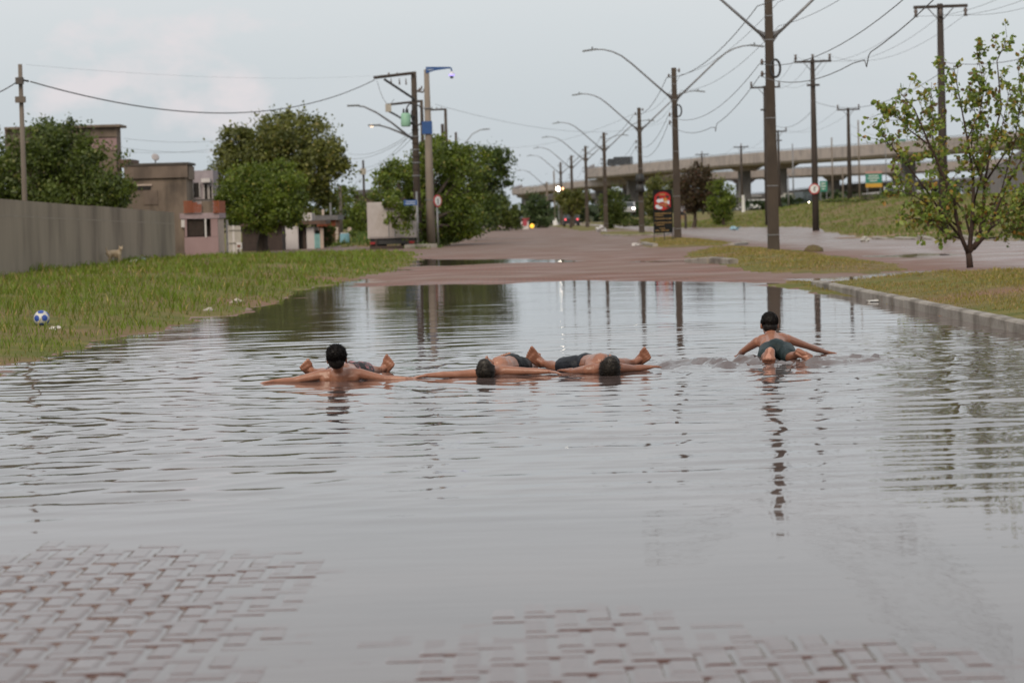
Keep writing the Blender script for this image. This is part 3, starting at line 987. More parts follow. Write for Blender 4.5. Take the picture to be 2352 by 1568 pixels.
def young_tree():
    """the sparse, many-stemmed young tree on the near median"""
    rg = np.random.RandomState(5)
    b = gp(2228, 612, 0.16)
    bz = gz(b.x, b.y) - 0.02
    d = b.y
    root = thing('young_tree', 'sparse young tree with several thin stems and yellowing leaves on the near median', 'tree', (b.x, b.y, bz))
    mb = MB()
    tw = []

    def limb(pts, r0, r1, kids, lvl):
        P = [at(px, py, d + dd) for px, py, dd in pts]
        n = len(P)
        mb.tube(P, [r0 + (r1 - r0) * i / (n - 1) for i in range(n)], 6)
        tw.append((P, r1, lvl))
    limb([(2228, 615, 0), (2226, 590, 0), (2222, 570, 0.02)], 0.062, 0.05, 0, 0)
    for P_ in ([(2255, 520, .1), (2300, 440, .3), (2330, 330, .5), (2345, 230, .6), (2338, 150, .6)], [(2240, 540, 0), (2300, 500, -.4), (2350, 470, -.6), (2400, 420, -.8)],
               [(2200, 520, -.1), (2150, 480, -.4), (2100, 450, -.6), (2060, 430, -.7)], [(2196, 470, -.15), (2150, 360, .2), (2135, 270, .4), (2140, 190, .5)],
               [(2130, 330, -.5), (2090, 300, -.3), (2060, 265, -.2), (2040, 255, -.2)], [(2245, 550, 0), (2290, 545, .3), (2330, 530, .5), (2360, 520, .6)],
               [(2210, 550, -.1), (2170, 535, -.3), (2135, 500, -.5), (2100, 505, -.6)], [(2236, 470, .2), (2260, 380, -.3), (2300, 300, -.5), (2320, 200, -.6)], [(2262, 430, .15), (2230, 350, .5), (2240, 260, .7), (2225, 190, .7)]):
        limb(P_, 0.018, 0.004, 0, 0)
    limb([(2224, 582, 0), (2208, 545, -.1), (2196, 500, -.15), (2192, 460, -.2), (2165, 400, -.35), (2130, 320, -.5), (2100, 250, -.6), (2060, 205, -.7)], 0.042, 0.006, 0, 0)
    limb([(2226, 580, 0), (2232, 520, .1), (2236, 460, .2), (2235, 400, .25), (2222, 320, .2), (2205, 230, .1), (2190, 150, .1)], 0.046, 0.005, 0, 0)
    limb([(2228, 578, 0), (2250, 545, .1), (2258, 480, .1), (2262, 420, .15), (2275, 340, .3), (2300, 250, .4), (2290, 140, .4), (2310, 95, .5)], 0.040, 0.005, 0, 0)
    limb([(2236, 572, 0), (2268, 535, -.1), (2285, 490, -.2), (2310, 430, -.3), (2345, 370, -.4), (2385, 310, -.5), (2420, 240, -.5)], 0.038, 0.005, 0, 0)
    limb([(2232, 575, 0), (2275, 525, .3), (2320, 490, .5), (2370, 470, .7), (2420, 440, .8)], 0.03, 0.005, 0, 0)
    limb([(2206, 545, -.1), (2170, 500, -.3), (2130, 440, -.5), (2085, 380, -.7), (2040, 330, -.8), (2028, 310, -.8)], 0.026, 0.004, 0, 0)
    limb([(2230, 545, .1), (2215, 490, .3), (2180, 440, .5), (2150, 380, .7), (2120, 300, .8)], 0.024, 0.004, 0, 0)
    limb([(2262, 420, .15), (2310, 350, 0), (2360, 290, -.1), (2400, 220, -.2)], 0.022, 0.004, 0, 0)
    limb([(2222, 320, .2), (2250, 260, .3), (2262, 200, .3), (2245, 130, .3)], 0.016, 0.004, 0, 0)
    main = list(tw)
    pts = []
    for P, r1, lvl in main[1:]:
        n = len(P)
        for k in range(25):
            s = (0.12 + 0.86 * rg.rand() ** 0.75) * (n - 1)
            i = min(int(s), n - 2)
            p = P[i].lerp(P[i + 1], s - i)
            dr = (P[i + 1] - P[i]).normalized() * 0.7 + Vector(rg.randn(3) * 0.75) + Vector((0, 0, 0.25))
            dr.normalize()
            ln = 0.18 + 0.38 * rg.rand()
            e = p + dr * ln
            m_ = p.lerp(e, 0.5) + Vector(rg.randn(3) * 0.025)
            mb.tube([p, m_, e], [0.0055, 0.004, 0.002], 4)
            for q in (0.25, 0.45, 0.65, 0.8, 0.92, 1.0, 1.0):
                pts.append((p.lerp(e, q) if q > 0.5 else p.lerp(m_, q * 2), dr))
    part('trunk', mb, mat('red_bark', (0.075, 0.042, 0.033), (0.040, 0.025, 0.020), scale=12, rough=0.85, bump=0.5), root, True)
    VV, CC, FF = [], [], []
    for (p, dr) in pts:
        for _ in range(rg.randint(1, 4)):
            c = p + Vector(rg.randn(3) * 0.022)
            a = (dr * 0.4 + Vector(rg.randn(3) * 0.8) + Vector((0, 0, -0.45))).normalized()
            bb = a.cross(Vector(rg.randn(3))).normalized()
            nn = a.cross(bb)
            ln = 0.06 + 0.055 * rg.rand()
            w = ln * 0.34
            u = rg.rand()
            if u < 0.05:
                col = (0.40, 0.22, 0.04)
            elif u < 0.20:
                col = (0.30, 0.26, 0.05)
            elif u < 0.5:
                col = (0.24, 0.30, 0.05)
            elif u < 0.6:
                col = (0.13, 0.08, 0.035)
            else:
                col = (0.15, 0.22, 0.038)
            o = len(VV)
            VV += [c, c + a * ln * 0.35 + bb * w + nn * 0.008, c + a * ln * 0.75 + bb * w * 0.7, c + a * ln, c + a * ln * 0.75 - bb * w * 0.7, c + a * ln * 0.35 - bb * w + nn * 0.008]
            FF += [(o, o + 1, o + 2, o + 3), (o, o + 3, o + 4, o + 5)]
            CC += [col] * 6
    V = np.array([tuple(v) for v in VV]) - np.array([b.x, b.y, bz])
    link('crown', mesh_np('crown', V, np.array(FF), np.array(CC)), LEAFM, root)


young_tree()


# ------------------------------------------------------------------ people: bodies grown from rounded volumes into one skin
def hull(bm, pts):
    vs_ = [bm.verts.new(p) for p in pts]
    r = bmesh.ops.convex_hull(bm, input=vs_)
    kill = list({g for g in r['geom_interior'] + r['geom_unused'] if isinstance(g, bmesh.types.BMVert) and g.is_valid})
    if kill:
        bmesh.ops.delete(bm, geom=kill, context='VERTS')


def blob_mesh(name, prims, org, voxel=0.005, smooth=5):
    """union of rounded volumes, remeshed to one continuous surface"""
    big = MB()
    for p in prims:
        bm = bmesh.new()
        pts = []
        if p[0] == 'c':
            _, a, ra, b, rb = p
            for c, r_ in ((Vector(a), ra), (Vector(b), rb)):
                pts += [c + v * r_ for v in ICO_V]
            hull(bm, pts)
        else:
            _, c, r_, M = p
            pts = [Vector(c) + M @ Vector((v.x * r_[0], v.y * r_[1], v.z * r_[2])) for v in ICO_V]
            hull(bm, pts)
        bm.verts.index_update()
        big.add([v.co - org for v in bm.verts], [[v.index for v in f.verts] for f in bm.faces])
        bm.free()
    me = big.mesh(name + '_raw')
    o = bpy.data.objects.new(name + '_raw', me)
    COL.objects.link(o)
    m = o.modifiers.new('r', 'REMESH')
    m.mode, m.voxel_size, m.use_smooth_shade = 'VOXEL', voxel, True
    s = o.modifiers.new('s', 'SMOOTH')
    s.factor, s.iterations = 0.5, smooth
    dg = bpy.context.evaluated_depsgraph_get()
    out = bpy.data.meshes.new_from_object(o.evaluated_get(dg))
    out.name = name
    bpy.data.objects.remove(o)
    bpy.data.meshes.remove(me)
    out.polygons.foreach_set('use_smooth', [True] * len(out.polygons))
    return out


def frame(f, u):
    """columns: side, forward, up"""
    f = Vector(f).normalized()
    s = f.cross(Vector(u)).normalized()
    u = s.cross(f).normalized()
    return Matrix((s, f, u)).transposed()


def head_prims(c, f, u, k=1.0):
    M = frame(f, u)
    P = lambda x, y, z: Vector(c) + M @ Vector((x * k, y * k, z * k))
    I = M
    pr = [('e', P(0, -0.012, 0.025), (0.066 * k, 0.083 * k, 0.080 * k), I),
          ('e', P(0, 0.018, -0.030), (0.053 * k, 0.058 * k, 0.066 * k), I),
          ('e', P(0, 0.045, -0.078), (0.026 * k, 0.026 * k, 0.020 * k), I),
          ('c', P(0, 0.078, 0.008), 0.008 * k, P(0, 0.094, -0.026), 0.0125 * k),
          ('c', P(-0.013, 0.078, -0.030), 0.008 * k, P(0.013, 0.078, -0.030), 0.008 * k),
          ('c', P(-0.038, 0.060, 0.020), 0.011 * k, P(0.038, 0.060, 0.020), 0.011 * k),
          ('c', P(-0.018, 0.070, -0.052), 0.008 * k, P(0.018, 0.070, -0.052), 0.008 * k)]
    for s in (-1, 1):
        pr += [('e', P(s * 0.040, 0.046, -0.018), (0.020 * k, 0.022 * k, 0.020 * k), I),
               ('e', P(s * 0.070, -0.008, -0.006), (0.009 * k, 0.018 * k, 0.028 * k), I)]
    return pr


def hair_mesh(name, c, f, u, org, k=1.0, spike=0.03, seed=1, back=0.03):
    M = frame(f, u)
    rg = np.random.RandomState(seed)
    P = lambda x, y, z: Vector(c) + M @ Vector((x * k, y * k, z * k))
    pr = [('e', P(0, -0.022, 0.036), (0.074 * k, 0.083 * k, 0.080 * k), M), ('e', P(0, -0.048, -0.010), (0.064 * k, 0.052 * k, 0.058 * k), M),
          ('e', P(0, 0.028, 0.066), (0.055 * k, 0.048 * k, 0.040 * k), M)]
    for s in (-1, 1):
        pr.append(('c', P(s * 0.064, 0.012, 0.03), 0.012 * k, P(s * 0.066, 0.014, -0.004), 0.007 * k))
    me = blob_mesh(name, pr, org, 0.005, 3)
    mb = MB()
    mb.v = [tuple(v.co) for v in me.vertices]
    mb.f = [list(p.vertices) for p in me.polygons]
    nb = len(mb.v)
    for i in range(1700):                                      # wet tufts
        d = Vector(rg.randn(3))
        d.normalize()
        if d.z < -0.55 or (d.y > 0.55 and d.z < 0.35):
            continue
        p = Vector((d.x * 0.071, d.y * 0.081 - 0.022, d.z * 0.079 + 0.036)) * k
        g = Vector((0, -0.35, 0.95)) * -1 + Vector(rg.randn(3) * 0.45)              # combed away from the crown
        t = (g - d * g.dot(d)).normalized() + d * (0.22 + 0.25 * abs(rg.randn()))
        t.normalize()
        L_ = spike * (0.5 + rg.rand()) * k
        s = t.cross(Vector((0.3, 0.5, 0.8))).normalized()
        v2 = t.cross(s)
        w = 0.0026 * k
        p = p * 0.985
        q = [p + s * w, p - s * w * 0.5 + v2 * w, p - s * w * 0.5 - v2 * w, p + t * L_]
        mb.add([Vector(c) - org + M @ x for x in q], [(0, 1, 3), (1, 2, 3), (2, 0, 3)])
    out = mb.mesh(name, Vector((0, 0, 0)), True)
    bpy.data.meshes.remove(me)
    return out


def hand_prims(w, tip, nrm, thumb=1, k=1.0, curl=0.25):
    """palm, four unequal bent fingers and a thumb leaving the side of the palm"""
    w, tip = Vector(w), Vector(tip)
    a = (tip - w)
    L_ = a.length
    a.normalize()
    n = Vector(nrm)
    s = a.cross(n).normalized() * thumb
    n = s.cross(a).normalized() * thumb
    if n.z * Vector(nrm).z < 0:
        n = -n
    pl = L_ * 0.50
    pc = w + a * pl * 0.62
    pr = [('c', w, 0.017 * k, w + a * pl * 0.3, 0.018 * k)]
    for i, o in enumerate((-0.020, -0.007, 0.007, 0.020)):
        pr.append(('c', w + a * pl * 0.3 + s * o * 0.6, 0.013 * k, w + a * pl + s * o * k, 0.0105 * k))
        fl = L_ * (0.40, 0.48, 0.50, 0.44)[3 - i] if thumb else 0.45
        b0 = w + a * pl + s * o * k * 1.05
        d1 = (a + s * o * 6 - n * curl * 0.5).normalized()
        b1 = b0 + d1 * fl * 0.5
        d2 = (a + s * o * 5 - n * curl * 1.6).normalized()
        b2 = b1 + d2 * fl * 0.5
        pr += [('c', b0, 0.0092 * k, b1, 0.0082 * k), ('c', b1, 0.0082 * k, b2, 0.0068 * k)]
    t0 = w + a * pl * 0.35 + s * 0.018 * k
    t1 = t0 + (a * 0.55 + s * 0.8).normalized() * L_ * 0.20
    t2 = t1 + (a * 0.9 + s * 0.35 - n * 0.2).normalized() * L_ * 0.18
    pr += [('c', t0, 0.012 * k, t1, 0.010 * k), ('c', t1, 0.0098 * k, t2, 0.0075 * k)]
    return pr


def foot_prims(ank, heel, ball, toe, side, k=1.0):
    """side: unit vector from the little toe to the big toe"""
    ank, heel, ball, toe, s = map(Vector, (ank, heel, ball, toe, side))
    s.normalize()
    pr = [('c', ank, 0.030 * k, heel, 0.028 * k), ('c', ank, 0.027 * k, heel.lerp(ball, 0.6), 0.021 * k)]
    for o, r_ in ((-0.032, 0.018), (-0.012, 0.020), (0.010, 0.021), (0.030, 0.021)):
        pr.append(('c', heel.lerp(ball, 0.08) + s * o * 0.5, 0.024 * k, ball + s * o * k, r_ * k * 0.82))
    fwd = (toe - ball)
    for i, o in enumerate((0.037, 0.016, -0.002, -0.019, -0.035)):
        ln = (1.0, 0.96, 0.86, 0.72, 0.55)[i]
        r_ = (0.0140, 0.0098, 0.0092, 0.0090, 0.0088)[i]
        b = ball + s * o * k * 1.05
        pr.append(('c', b, r_ * k * 1.1, b + fwd * ln, r_ * k))
    return pr


SKIN = mat('wet_skin', (0.38, 0.180, 0.116), (0.28, 0.122, 0.076), scale=7, rough=0.33, spec=0.5, bump=0.16, bscale=22, sss=0.12)
SKIN2 = mat('wet_skin_dark', (0.33, 0.148, 0.094), (0.24, 0.102, 0.063), scale=7, rough=0.33, spec=0.5, bump=0.16, bscale=22, sss=0.12)
SOLE = mat('foot_sole', (0.52, 0.27, 0.19), (0.44, 0.21, 0.15), scale=14, rough=0.5, sss=0.1)
HAIR = mat('wet_black_hair', (0.007, 0.0055, 0.005), (0.013, 0.010, 0.009), scale=40, rough=0.5, spec=0.22)
HAIR2 = mat('wet_brown_hair', (0.010, 0.008, 0.0065), (0.040, 0.032, 0.025), scale=55, rough=0.42, spec=0.3)
CLOTH_TEAL = mat('wet_teal_cloth', (0.010, 0.018, 0.020), (0.026, 0.042, 0.046), scale=12, rough=0.55, spec=0.25, bump=0.5, bscale=26)
CLOTH_BLACK = mat('wet_black_cloth', (0.006, 0.0065, 0.0075), (0.014, 0.015, 0.017), scale=12, rough=0.5, spec=0.25, bump=0.5, bscale=26)
CLOTH_NAVY = mat('wet_navy_cloth', (0.007, 0.008, 0.012), (0.024, 0.027, 0.036), scale=10, rough=0.5, spec=0.25, bump=0.5, bscale=26)
CLOTH_PRINT = mat('printed_cloth', (0.014, 0.012, 0.014), (0.36, 0.12, 0.13), scale=24, rough=0.5, lo=0.53, hi=0.56, bump=0.3)


def swimmer(label, J, skin, hair, cloth, seed, spike, extra=(), hk=1.0, leg_k=1.0, torso_k=1.0):
    """J: joints as (px, py, distance) read off the photograph"""
    W = {k: at(*v) for k, v in J.items() if not k.startswith('_')}
    org = Vector((W['chest'].x, W['chest'].y, 0.0))
    root = thing('person', label, 'person', org, 'boys playing in the flooded street')
    t = torso_k
    pr = [('c', W['hipl'], 0.062 * t, W['hipr'], 0.062 * t), ('c', W['pelvis'], 0.084 * t, W['belly'], 0.080 * t), ('c', W['belly'], 0.080 * t, W['chest'], 0.092 * t),
          ('c', W['chest'].lerp(W['belly'], 0.3) + (W['shl'] - W['shr']) * 0.17, 0.070 * t, W['shl'].lerp(W['shr'], 0.22), 0.052),
          ('c', W['chest'].lerp(W['belly'], 0.3) + (W['shr'] - W['shl']) * 0.17, 0.070 * t, W['shr'].lerp(W['shl'], 0.22), 0.052),
          ('c', W['shl'], 0.043, W['shl'].lerp(W['shr'], 0.45), 0.056), ('c', W['shr'], 0.043, W['shr'].lerp(W['shl'], 0.45), 0.056),
          ('c', W['neck'], 0.042, W['head'] + Vector(J['_face']).normalized() * -0.012, 0.038),
          ('c', W['neck'], 0.046, W['shl'].lerp(W['shr'], 0.25), 0.044), ('c', W['neck'], 0.046, W['shr'].lerp(W['shl'], 0.25), 0.044)]
    for s in 'lr':
        sh, el, wr, tp = W['sh' + s], W['el' + s], W['wr' + s], W['tip' + s]
        pr += [('c', sh, 0.042, sh.lerp(el, 0.45), 0.036), ('c', sh.lerp(el, 0.45), 0.036, el, 0.028),
               ('c', el, 0.028, el.lerp(wr, 0.35), 0.029), ('c', el.lerp(wr, 0.35), 0.029, wr, 0.019)]
        pr += hand_prims(wr, tp, J.get('_hn', (0, 0, 1)), 1 if s == 'l' else -1, 1.0)
        hp, kn, an = W['hip' + s], W['kn' + s], W['an' + s]
        pr += [('c', hp, 0.068 * leg_k, hp.lerp(kn, 0.5), 0.056 * leg_k), ('c', hp.lerp(kn, 0.5), 0.056 * leg_k, kn, 0.043 * leg_k),
               ('c', kn, 0.042 * leg_k, kn.lerp(an, 0.35), 0.044 * leg_k), ('c', kn.lerp(an, 0.35), 0.044 * leg_k, an, 0.027 * leg_k)]
        pr += foot_prims(an, W['heel' + s], W['ball' + s], W['toe' + s], J['_side' + s], 1.12)
    pr += head_prims(W['head'], J['_face'], J['_up'], hk)
    pr += [('c', at(*a), ra, at(*b), rb) for a, ra, b, rb in extra]
    body = link('body', blob_mesh('body', pr, org, 0.0052, 4), skin, root)
    link('hair', hair_mesh('hair', W['head'], J['_face'], J['_up'], org, hk, spike, seed), hair, root)
    for s in 'lr':                                            # paler soles
        he, ba, an, sd = W['heel' + s], W['ball' + s], W['an' + s], Vector(J['_side' + s]).normalized()
        ax = (ba - he).normalized()
        n_ = sd.cross(ax).normalized()
        if n_.dot(an - he) > 0:
            n_ = -n_
        o_ = n_ * 0.0075
        so = [('c', he + o_ + ax * 0.002, 0.0255, he.lerp(ba, 0.5) + o_ * 0.7 - sd * 0.006, 0.0185), ('c', he.lerp(ba, 0.5) + o_ * 0.7 - sd * 0.006, 0.0185, ba + o_ - sd * 0.014, 0.0170), ('c', he.lerp(ba, 0.5) + o_ * 0.7 - sd * 0.006, 0.0185, ba + o_ + sd * 0.014, 0.0185)]
        link('sole', blob_mesh('sole', so, org, 0.005, 3), SOLE, root)
    M = frame(J['_face'], J['_up'])
    for s in (-1, 1):
        mb = MB()
        mb.ell(W['head'] + M @ Vector((s * 0.030, 0.064, -0.002)) * hk, (0.011, 0.010, 0.009), M)
        part('eye', mb, mat('eye_dark', (0.05, 0.035, 0.03), rough=0.2), root, True)
    # swim shorts, a loose shell round hips and thighs
    e = 0.014
    sp = [('c', W['hipl'], 0.062 * t + e, W['hipr'], 0.062 * t + e), ('c', W['pelvis'], 0.084 * t + e, W['pelvis'].lerp(W['belly'], J.get('_waist', 0.25)), 0.084 * t + e * 0.8)]
    for s in 'lr':
        hp, kn = W['hip' + s], W['kn' + s]
        kk = J.get('_hem', 0.62)
        sp.append(('c', hp, 0.068 * leg_k + e, hp.lerp(kn, kk), 0.056 * leg_k + e * 1.4))
        a = (kn - hp).normalized()
        side = a.cross(Vector((0, 0, 1))).normalized()
        for q in (-1, 1):
            sp.append(('c', hp.lerp(kn, kk * 0.3) + side * q * 0.04, 0.030, hp.lerp(kn, kk * 1.03) + side * q * 0.046, 0.030))
    link('shorts', blob_mesh('shorts', sp, org, 0.007, 2), cloth, root)
    return root


swimmer('boy lying back with raised black-haired head and dark pink-patterned shorts, arms spread',
        dict(head=(774, 825, 21.22), neck=(778, 858, 21.32), chest=(786, 858, 21.50), belly=(795, 858, 21.66), pelvis=(806, 855, 21.84),
             shl=(737, 861, 21.36), ell=(674, 874, 21.32), wrl=(628, 876, 21.26), tipl=(594, 879, 21.22),
             shr=(828, 858, 21.36), elr=(884, 870, 21.36), wrr=(931, 870, 21.32), tipr=(967, 866, 21.30),
             hipl=(785, 860, 21.88), knl=(752, 858, 22.16), anl=(722, 854, 22.42), heell=(716, 856, 22.50), balll=(703, 842, 22.42), toel=(697, 833, 22.40),
             hipr=(826, 852, 21.88), knr=(848, 851, 22.16), anr=(872, 850, 22.42), heelr=(880, 854, 22.50), ballr=(893, 834, 22.44), toer=(898, 824, 22.43),
             _face=(0.05, 1.0, 0.12), _up=(-0.03, -0.12, 1), _sidel=(0.9, 0.2, 0.5), _sider=(-0.75, 0.1, 0.6), _waist=0.2), SKIN, HAIR, CLOTH_PRINT, 1, 0.024, hk=1.05,
        extra=(((778, 862, 21.33), 0.075, (780, 872, 21.36), 0.085), ((748, 868, 21.36), 0.055, (812, 864, 21.36), 0.055)))

swimmer('boy floating on his back with face up, black shorts, arms stretched, between two others',
        dict(head=(1117, 846, 21.24), neck=(1133, 850, 21.40), chest=(1147, 843, 21.56), belly=(1162, 841, 21.74), pelvis=(1177, 838, 21.90),
             shl=(1102, 858, 21.46), ell=(1040, 860, 21.40), wrl=(982, 862, 21.34), tipl=(942, 867, 21.28),
             shr=(1158, 851, 21.44), elr=(1212, 852, 21.38), wrr=(1258, 853, 21.34), tipr=(1291, 856, 21.32),
             hipl=(1160, 841, 21.95), knl=(1162, 842, 22.28), anl=(1160, 840, 22.56), heell=(1160, 845, 22.62), balll=(1159, 824, 22.58), toel=(1158, 813, 22.57),
             hipr=(1193, 840, 21.93), knr=(1208, 841, 22.24), anr=(1222, 838, 22.54), heelr=(1224, 842, 22.62), ballr=(1228, 820, 22.58), toer=(1229, 808, 22.56),
             _face=(0.0, 0.15, 1.0), _up=(-0.22, -1, 0.12), _sidel=(1, 0, 0), _sider=(-1, 0, 0), _waist=0.2), SKIN, HAIR2, CLOTH_BLACK, 2, 0.018)

swimmer('boy floating on his back, legs wide, dark navy shorts, next to the paddling boy',
        dict(head=(1400, 843, 21.12), neck=(1393, 842, 21.30), chest=(1380, 836, 21.46), belly=(1362, 836, 21.66), pelvis=(1345, 837, 21.84),
             shl=(1349, 849, 21.38), ell=(1318, 853, 21.54), wrl=(1303, 851, 21.62), tipl=(1284, 848, 21.72),
             shr=(1424, 845, 21.36), elr=(1456, 846, 21.46), wrr=(1490, 843, 21.52), tipr=(1518, 840, 21.56),
             hipl=(1323, 838, 21.84), knl=(1277, 842, 22.02), anl=(1250, 835, 22.20), heell=(1246, 836, 22.26), balll=(1222, 818, 22.20), toel=(1213, 807, 22.18),
             hipr=(1368, 837, 21.88), knr=(1426, 834, 22.10), anr=(1454, 833, 22.36), heelr=(1464, 832, 22.44), ballr=(1482, 817, 22.38), toer=(1489, 808, 22.36),
             _face=(0.12, 0.25, 1.0), _up=(0.10, -1, 0.20), _sidel=(0.7, 0.0, 0.7), _sider=(-0.7, 0.0, 0.7), _waist=0.2), SKIN2, HAIR2, CLOTH_NAVY, 3, 0.034, hk=1.05)

swimmer('boy paddling on his stomach away from camera, dark teal shorts, bare soles showing',
        dict(head=(1767, 747, 23.12), neck=(1771, 772, 23.04), chest=(1774, 790, 22.94), belly=(1778, 802, 22.74), pelvis=(1783, 803, 22.58),
             shl=(1739, 785, 23.0), ell=(1710, 804, 23.14), wrl=(1696, 817, 23.36), tipl=(1686, 822, 23.48),
             shr=(1809, 779, 23.0), elr=(1856, 795, 23.16), wrr=(1898, 809, 23.42), tipr=(1928, 813, 23.52),
             hipl=(1764, 806, 22.58), knl=(1758, 822, 22.36), anl=(1767, 812, 22.16), heell=(1769, 805, 22.12), balll=(1765, 824, 22.05), toel=(1764, 836, 22.08),
             hipr=(1804, 806, 22.58), knr=(1814, 822, 22.36), anr=(1830, 814, 22.17), heelr=(1834, 809, 22.12), ballr=(1856, 821, 22.07), toer=(1870, 828, 22.10),
             _face=(-0.04, 1.0, -0.04), _up=(0, 0.05, 1), _sidel=(1, 0, 0), _sider=(-0.5, 0, 0.85), _waist=0.35, _hem=0.8), SKIN2, HAIR, CLOTH_TEAL, 4, 0.012, hk=1.02,
        extra=(((1771, 772, 23.04), 0.052, (1769, 760, 23.1), 0.05), ((1752, 784, 22.99), 0.062, (1796, 780, 22.99), 0.062), ((1774, 776, 23.0), 0.06, (1774, 788, 22.95), 0.09)))


# ------------------------------------------------------------------ dog, ball, litter
def dog():
    d = 79.0
    q = lambda px, py, dd=0.0: at(px, py, d + dd)
    base = q(262, 620)
    g = gz(base.x, base.y)
    org = Vector((base.x, base.y, g))
    sh = Vector((0, 0, g + 0.01 - q(265, 621).z))
    P = lambda px, py, dd=0.0: q(px, py, dd) + sh
    root = thing('dog', 'thin pale cream dog standing at the foot of the concrete wall', 'dog', org)
    pr = [('c', P(250, 597), 0.085, P(272, 597), 0.10), ('c', P(250, 597), 0.085, P(261, 600), 0.070), ('c', P(272, 598), 0.095, P(268, 602), 0.085),
          ('c', P(273, 595), 0.065, P(277, 588), 0.052), ('e', P(278, 586), (0.062, 0.07, 0.056), Matrix.Identity(3)), ('c', P(279, 587), 0.038, P(281, 589, -0.13), 0.026),
          ('c', P(275, 583), 0.022, P(273.5, 579), 0.010), ('c', P(281, 583), 0.022, P(282.5, 579), 0.010),
          ('c', P(248, 594), 0.026, P(244, 588), 0.020), ('c', P(244, 588), 0.020, P(246, 582), 0.012)]
    for x, dd in ((274, -0.07), (277, 0.07)):
        pr += [('c', P(x - 1, 599, dd), 0.052, P(x, 608, dd), 0.032), ('c', P(x, 608, dd), 0.030, P(x - 0.4, 618, dd), 0.022), ('c', P(x - 0.4, 618.5, dd), 0.024, P(x + 1.6, 620, dd), 0.022)]
    for x, dd in ((250, -0.07), (253, 0.07)):
        pr += [('c', P(x, 599, dd), 0.070, P(x + 3.0, 607, dd), 0.040), ('c', P(x + 3.0, 607, dd), 0.036, P(x + 0.4, 613, dd), 0.024),
               ('c', P(x + 0.4, 613, dd), 0.024, P(x + 1.2, 619, dd), 0.020), ('c', P(x + 1.2, 619, dd), 0.022, P(x + 3, 620, dd), 0.020)]
    link('body', blob_mesh('body', pr, org, 0.012, 3), mat('cream_fur', (0.50, 0.40, 0.28), (0.40, 0.30, 0.20), scale=8, rough=0.9), root)
    mb = MB()
    mb.ell(P(281.3, 588.6, -0.155), (0.018, 0.014, 0.014))
    part('nose', mb, mat('dark_nose', (0.03, 0.025, 0.025), rough=0.4), root, True)


dog()


def ball():
    c = at(95, 716, 33.0)
    r = 0.098
    c.z = gz(c.x, c.y) + r * 0.88
    root = thing('ball', 'blue and white football lying in the grass', 'ball', (c.x, c.y, c.z - r))
    bm = bmesh.new()
    bmesh.ops.create_icosphere(bm, subdivisions=1, radius=1)
    ic = [v.co.normalized() for v in bm.verts if len(v.link_edges) == 5]
    bm.free()
    mb = MB()
    bm = bmesh.new()
    bmesh.ops.create_icosphere(bm, subdivisions=3, radius=r)
    mb.add([c + v.co for v in bm.verts], [[v.index for v in f.verts] for f in bm.faces])
    bm.free()
    part('shell', mb, mat('ball_white', (0.62, 0.61, 0.58), (0.48, 0.46, 0.42), scale=20, rough=0.45), root, True)
    Rm = Matrix.Rotation(0.5, 3, 'X') @ Matrix.Rotation(0.35, 3, 'Z')
    for n_ in ic:
        n_ = Rm @ n_
        s = n_.cross(Vector((0.21, 0.37, 0.9))).normalized()
        t = n_.cross(s)
        mb = MB()
        ring = []
        for rr, kk in ((0.0, 1), (0.26, 10), (0.46, 10)):
            for k in range(kk):
                a = 2 * math.pi * k / kk
                f_ = 1.0 if k % 2 == 0 or rr < 0.4 else 0.86
                p = (n_ + (s * math.cos(a) + t * math.sin(a)) * rr * f_).normalized() * (r + 0.0015)
                ring.append(c + p)
        Fc = [(0, 1 + k, 1 + (k + 1) % 10) for k in range(10)] + [(1 + k, 11 + k, 11 + (k + 1) % 10, 1 + (k + 1) % 10) for k in range(10)]
        mb.add(ring, Fc)
        part('blue_patch', mb, mat('ball_blue', (0.028, 0.085, 0.40), (0.022, 0.06, 0.30), scale=20, rough=0.4), root, True)


ball()


def litter(label, px, py, d, s, col, seed, name='litter'):
    rg = np.random.RandomState(seed)
    p = at(px, py, d)
    z = gz(p.x, p.y)
    mb = MB()
    V = []
    for v in ICO_V:
        k = 1 + 0.35 * rg.randn()
        V.append(Vector((p.x + v.x * s[0] * k, p.y + v.y * s[1] * k, z + s[2] * 0.7 + v.z * s[2] * k)))
    mb.add(V, ICO_F)
    solo(name, mb, mat('litter_' + str(seed), col, tuple(c * 0.7 for c in col), scale=12, rough=0.5), label, 'litter')


litter('small crumpled white bag in the grass beside the ball', 124, 737, 32.0, (0.06, 0.04, 0.025), (0.62, 0.58, 0.55), 1)
litter('pale scrap of plastic at the grassy edge of the flood', 545, 714, 42.0, (0.10, 0.06, 0.03), (0.50, 0.44, 0.38), 2)
litter('torn grey packet in the grass near the flood edge', 480, 722, 38.5, (0.07, 0.05, 0.025), (0.42, 0.38, 0.33), 3)
litter('crumpled white wrapper at the wall foot just past the dog', 305, 614, 80.0, (0.11, 0.08, 0.06), (0.60, 0.57, 0.52), 4)
litter('dark green bag of rubbish at the wall foot', 325, 613, 82.0, (0.16, 0.12, 0.08), (0.20, 0.25, 0.23), 5)
litter('light blue plastic bag on the bank across the road', 1688, 524, 172.0, (0.26, 0.18, 0.13), (0.30, 0.48, 0.58), 6)
litter('white bag lying on the road near the small island', 1460, 561, 104.0, (0.16, 0.12, 0.07), (0.66, 0.62, 0.60), 7)
litter('white rubbish pile beside the far median lamp post', 1381, 523, 190.0, (0.35, 0.25, 0.22), (0.60, 0.58, 0.58), 8)
litter('pale stone lying in the grass strip behind the near kerb', 1985, 527, 98.0, (0.16, 0.12, 0.09), (0.50, 0.48, 0.44), 9)
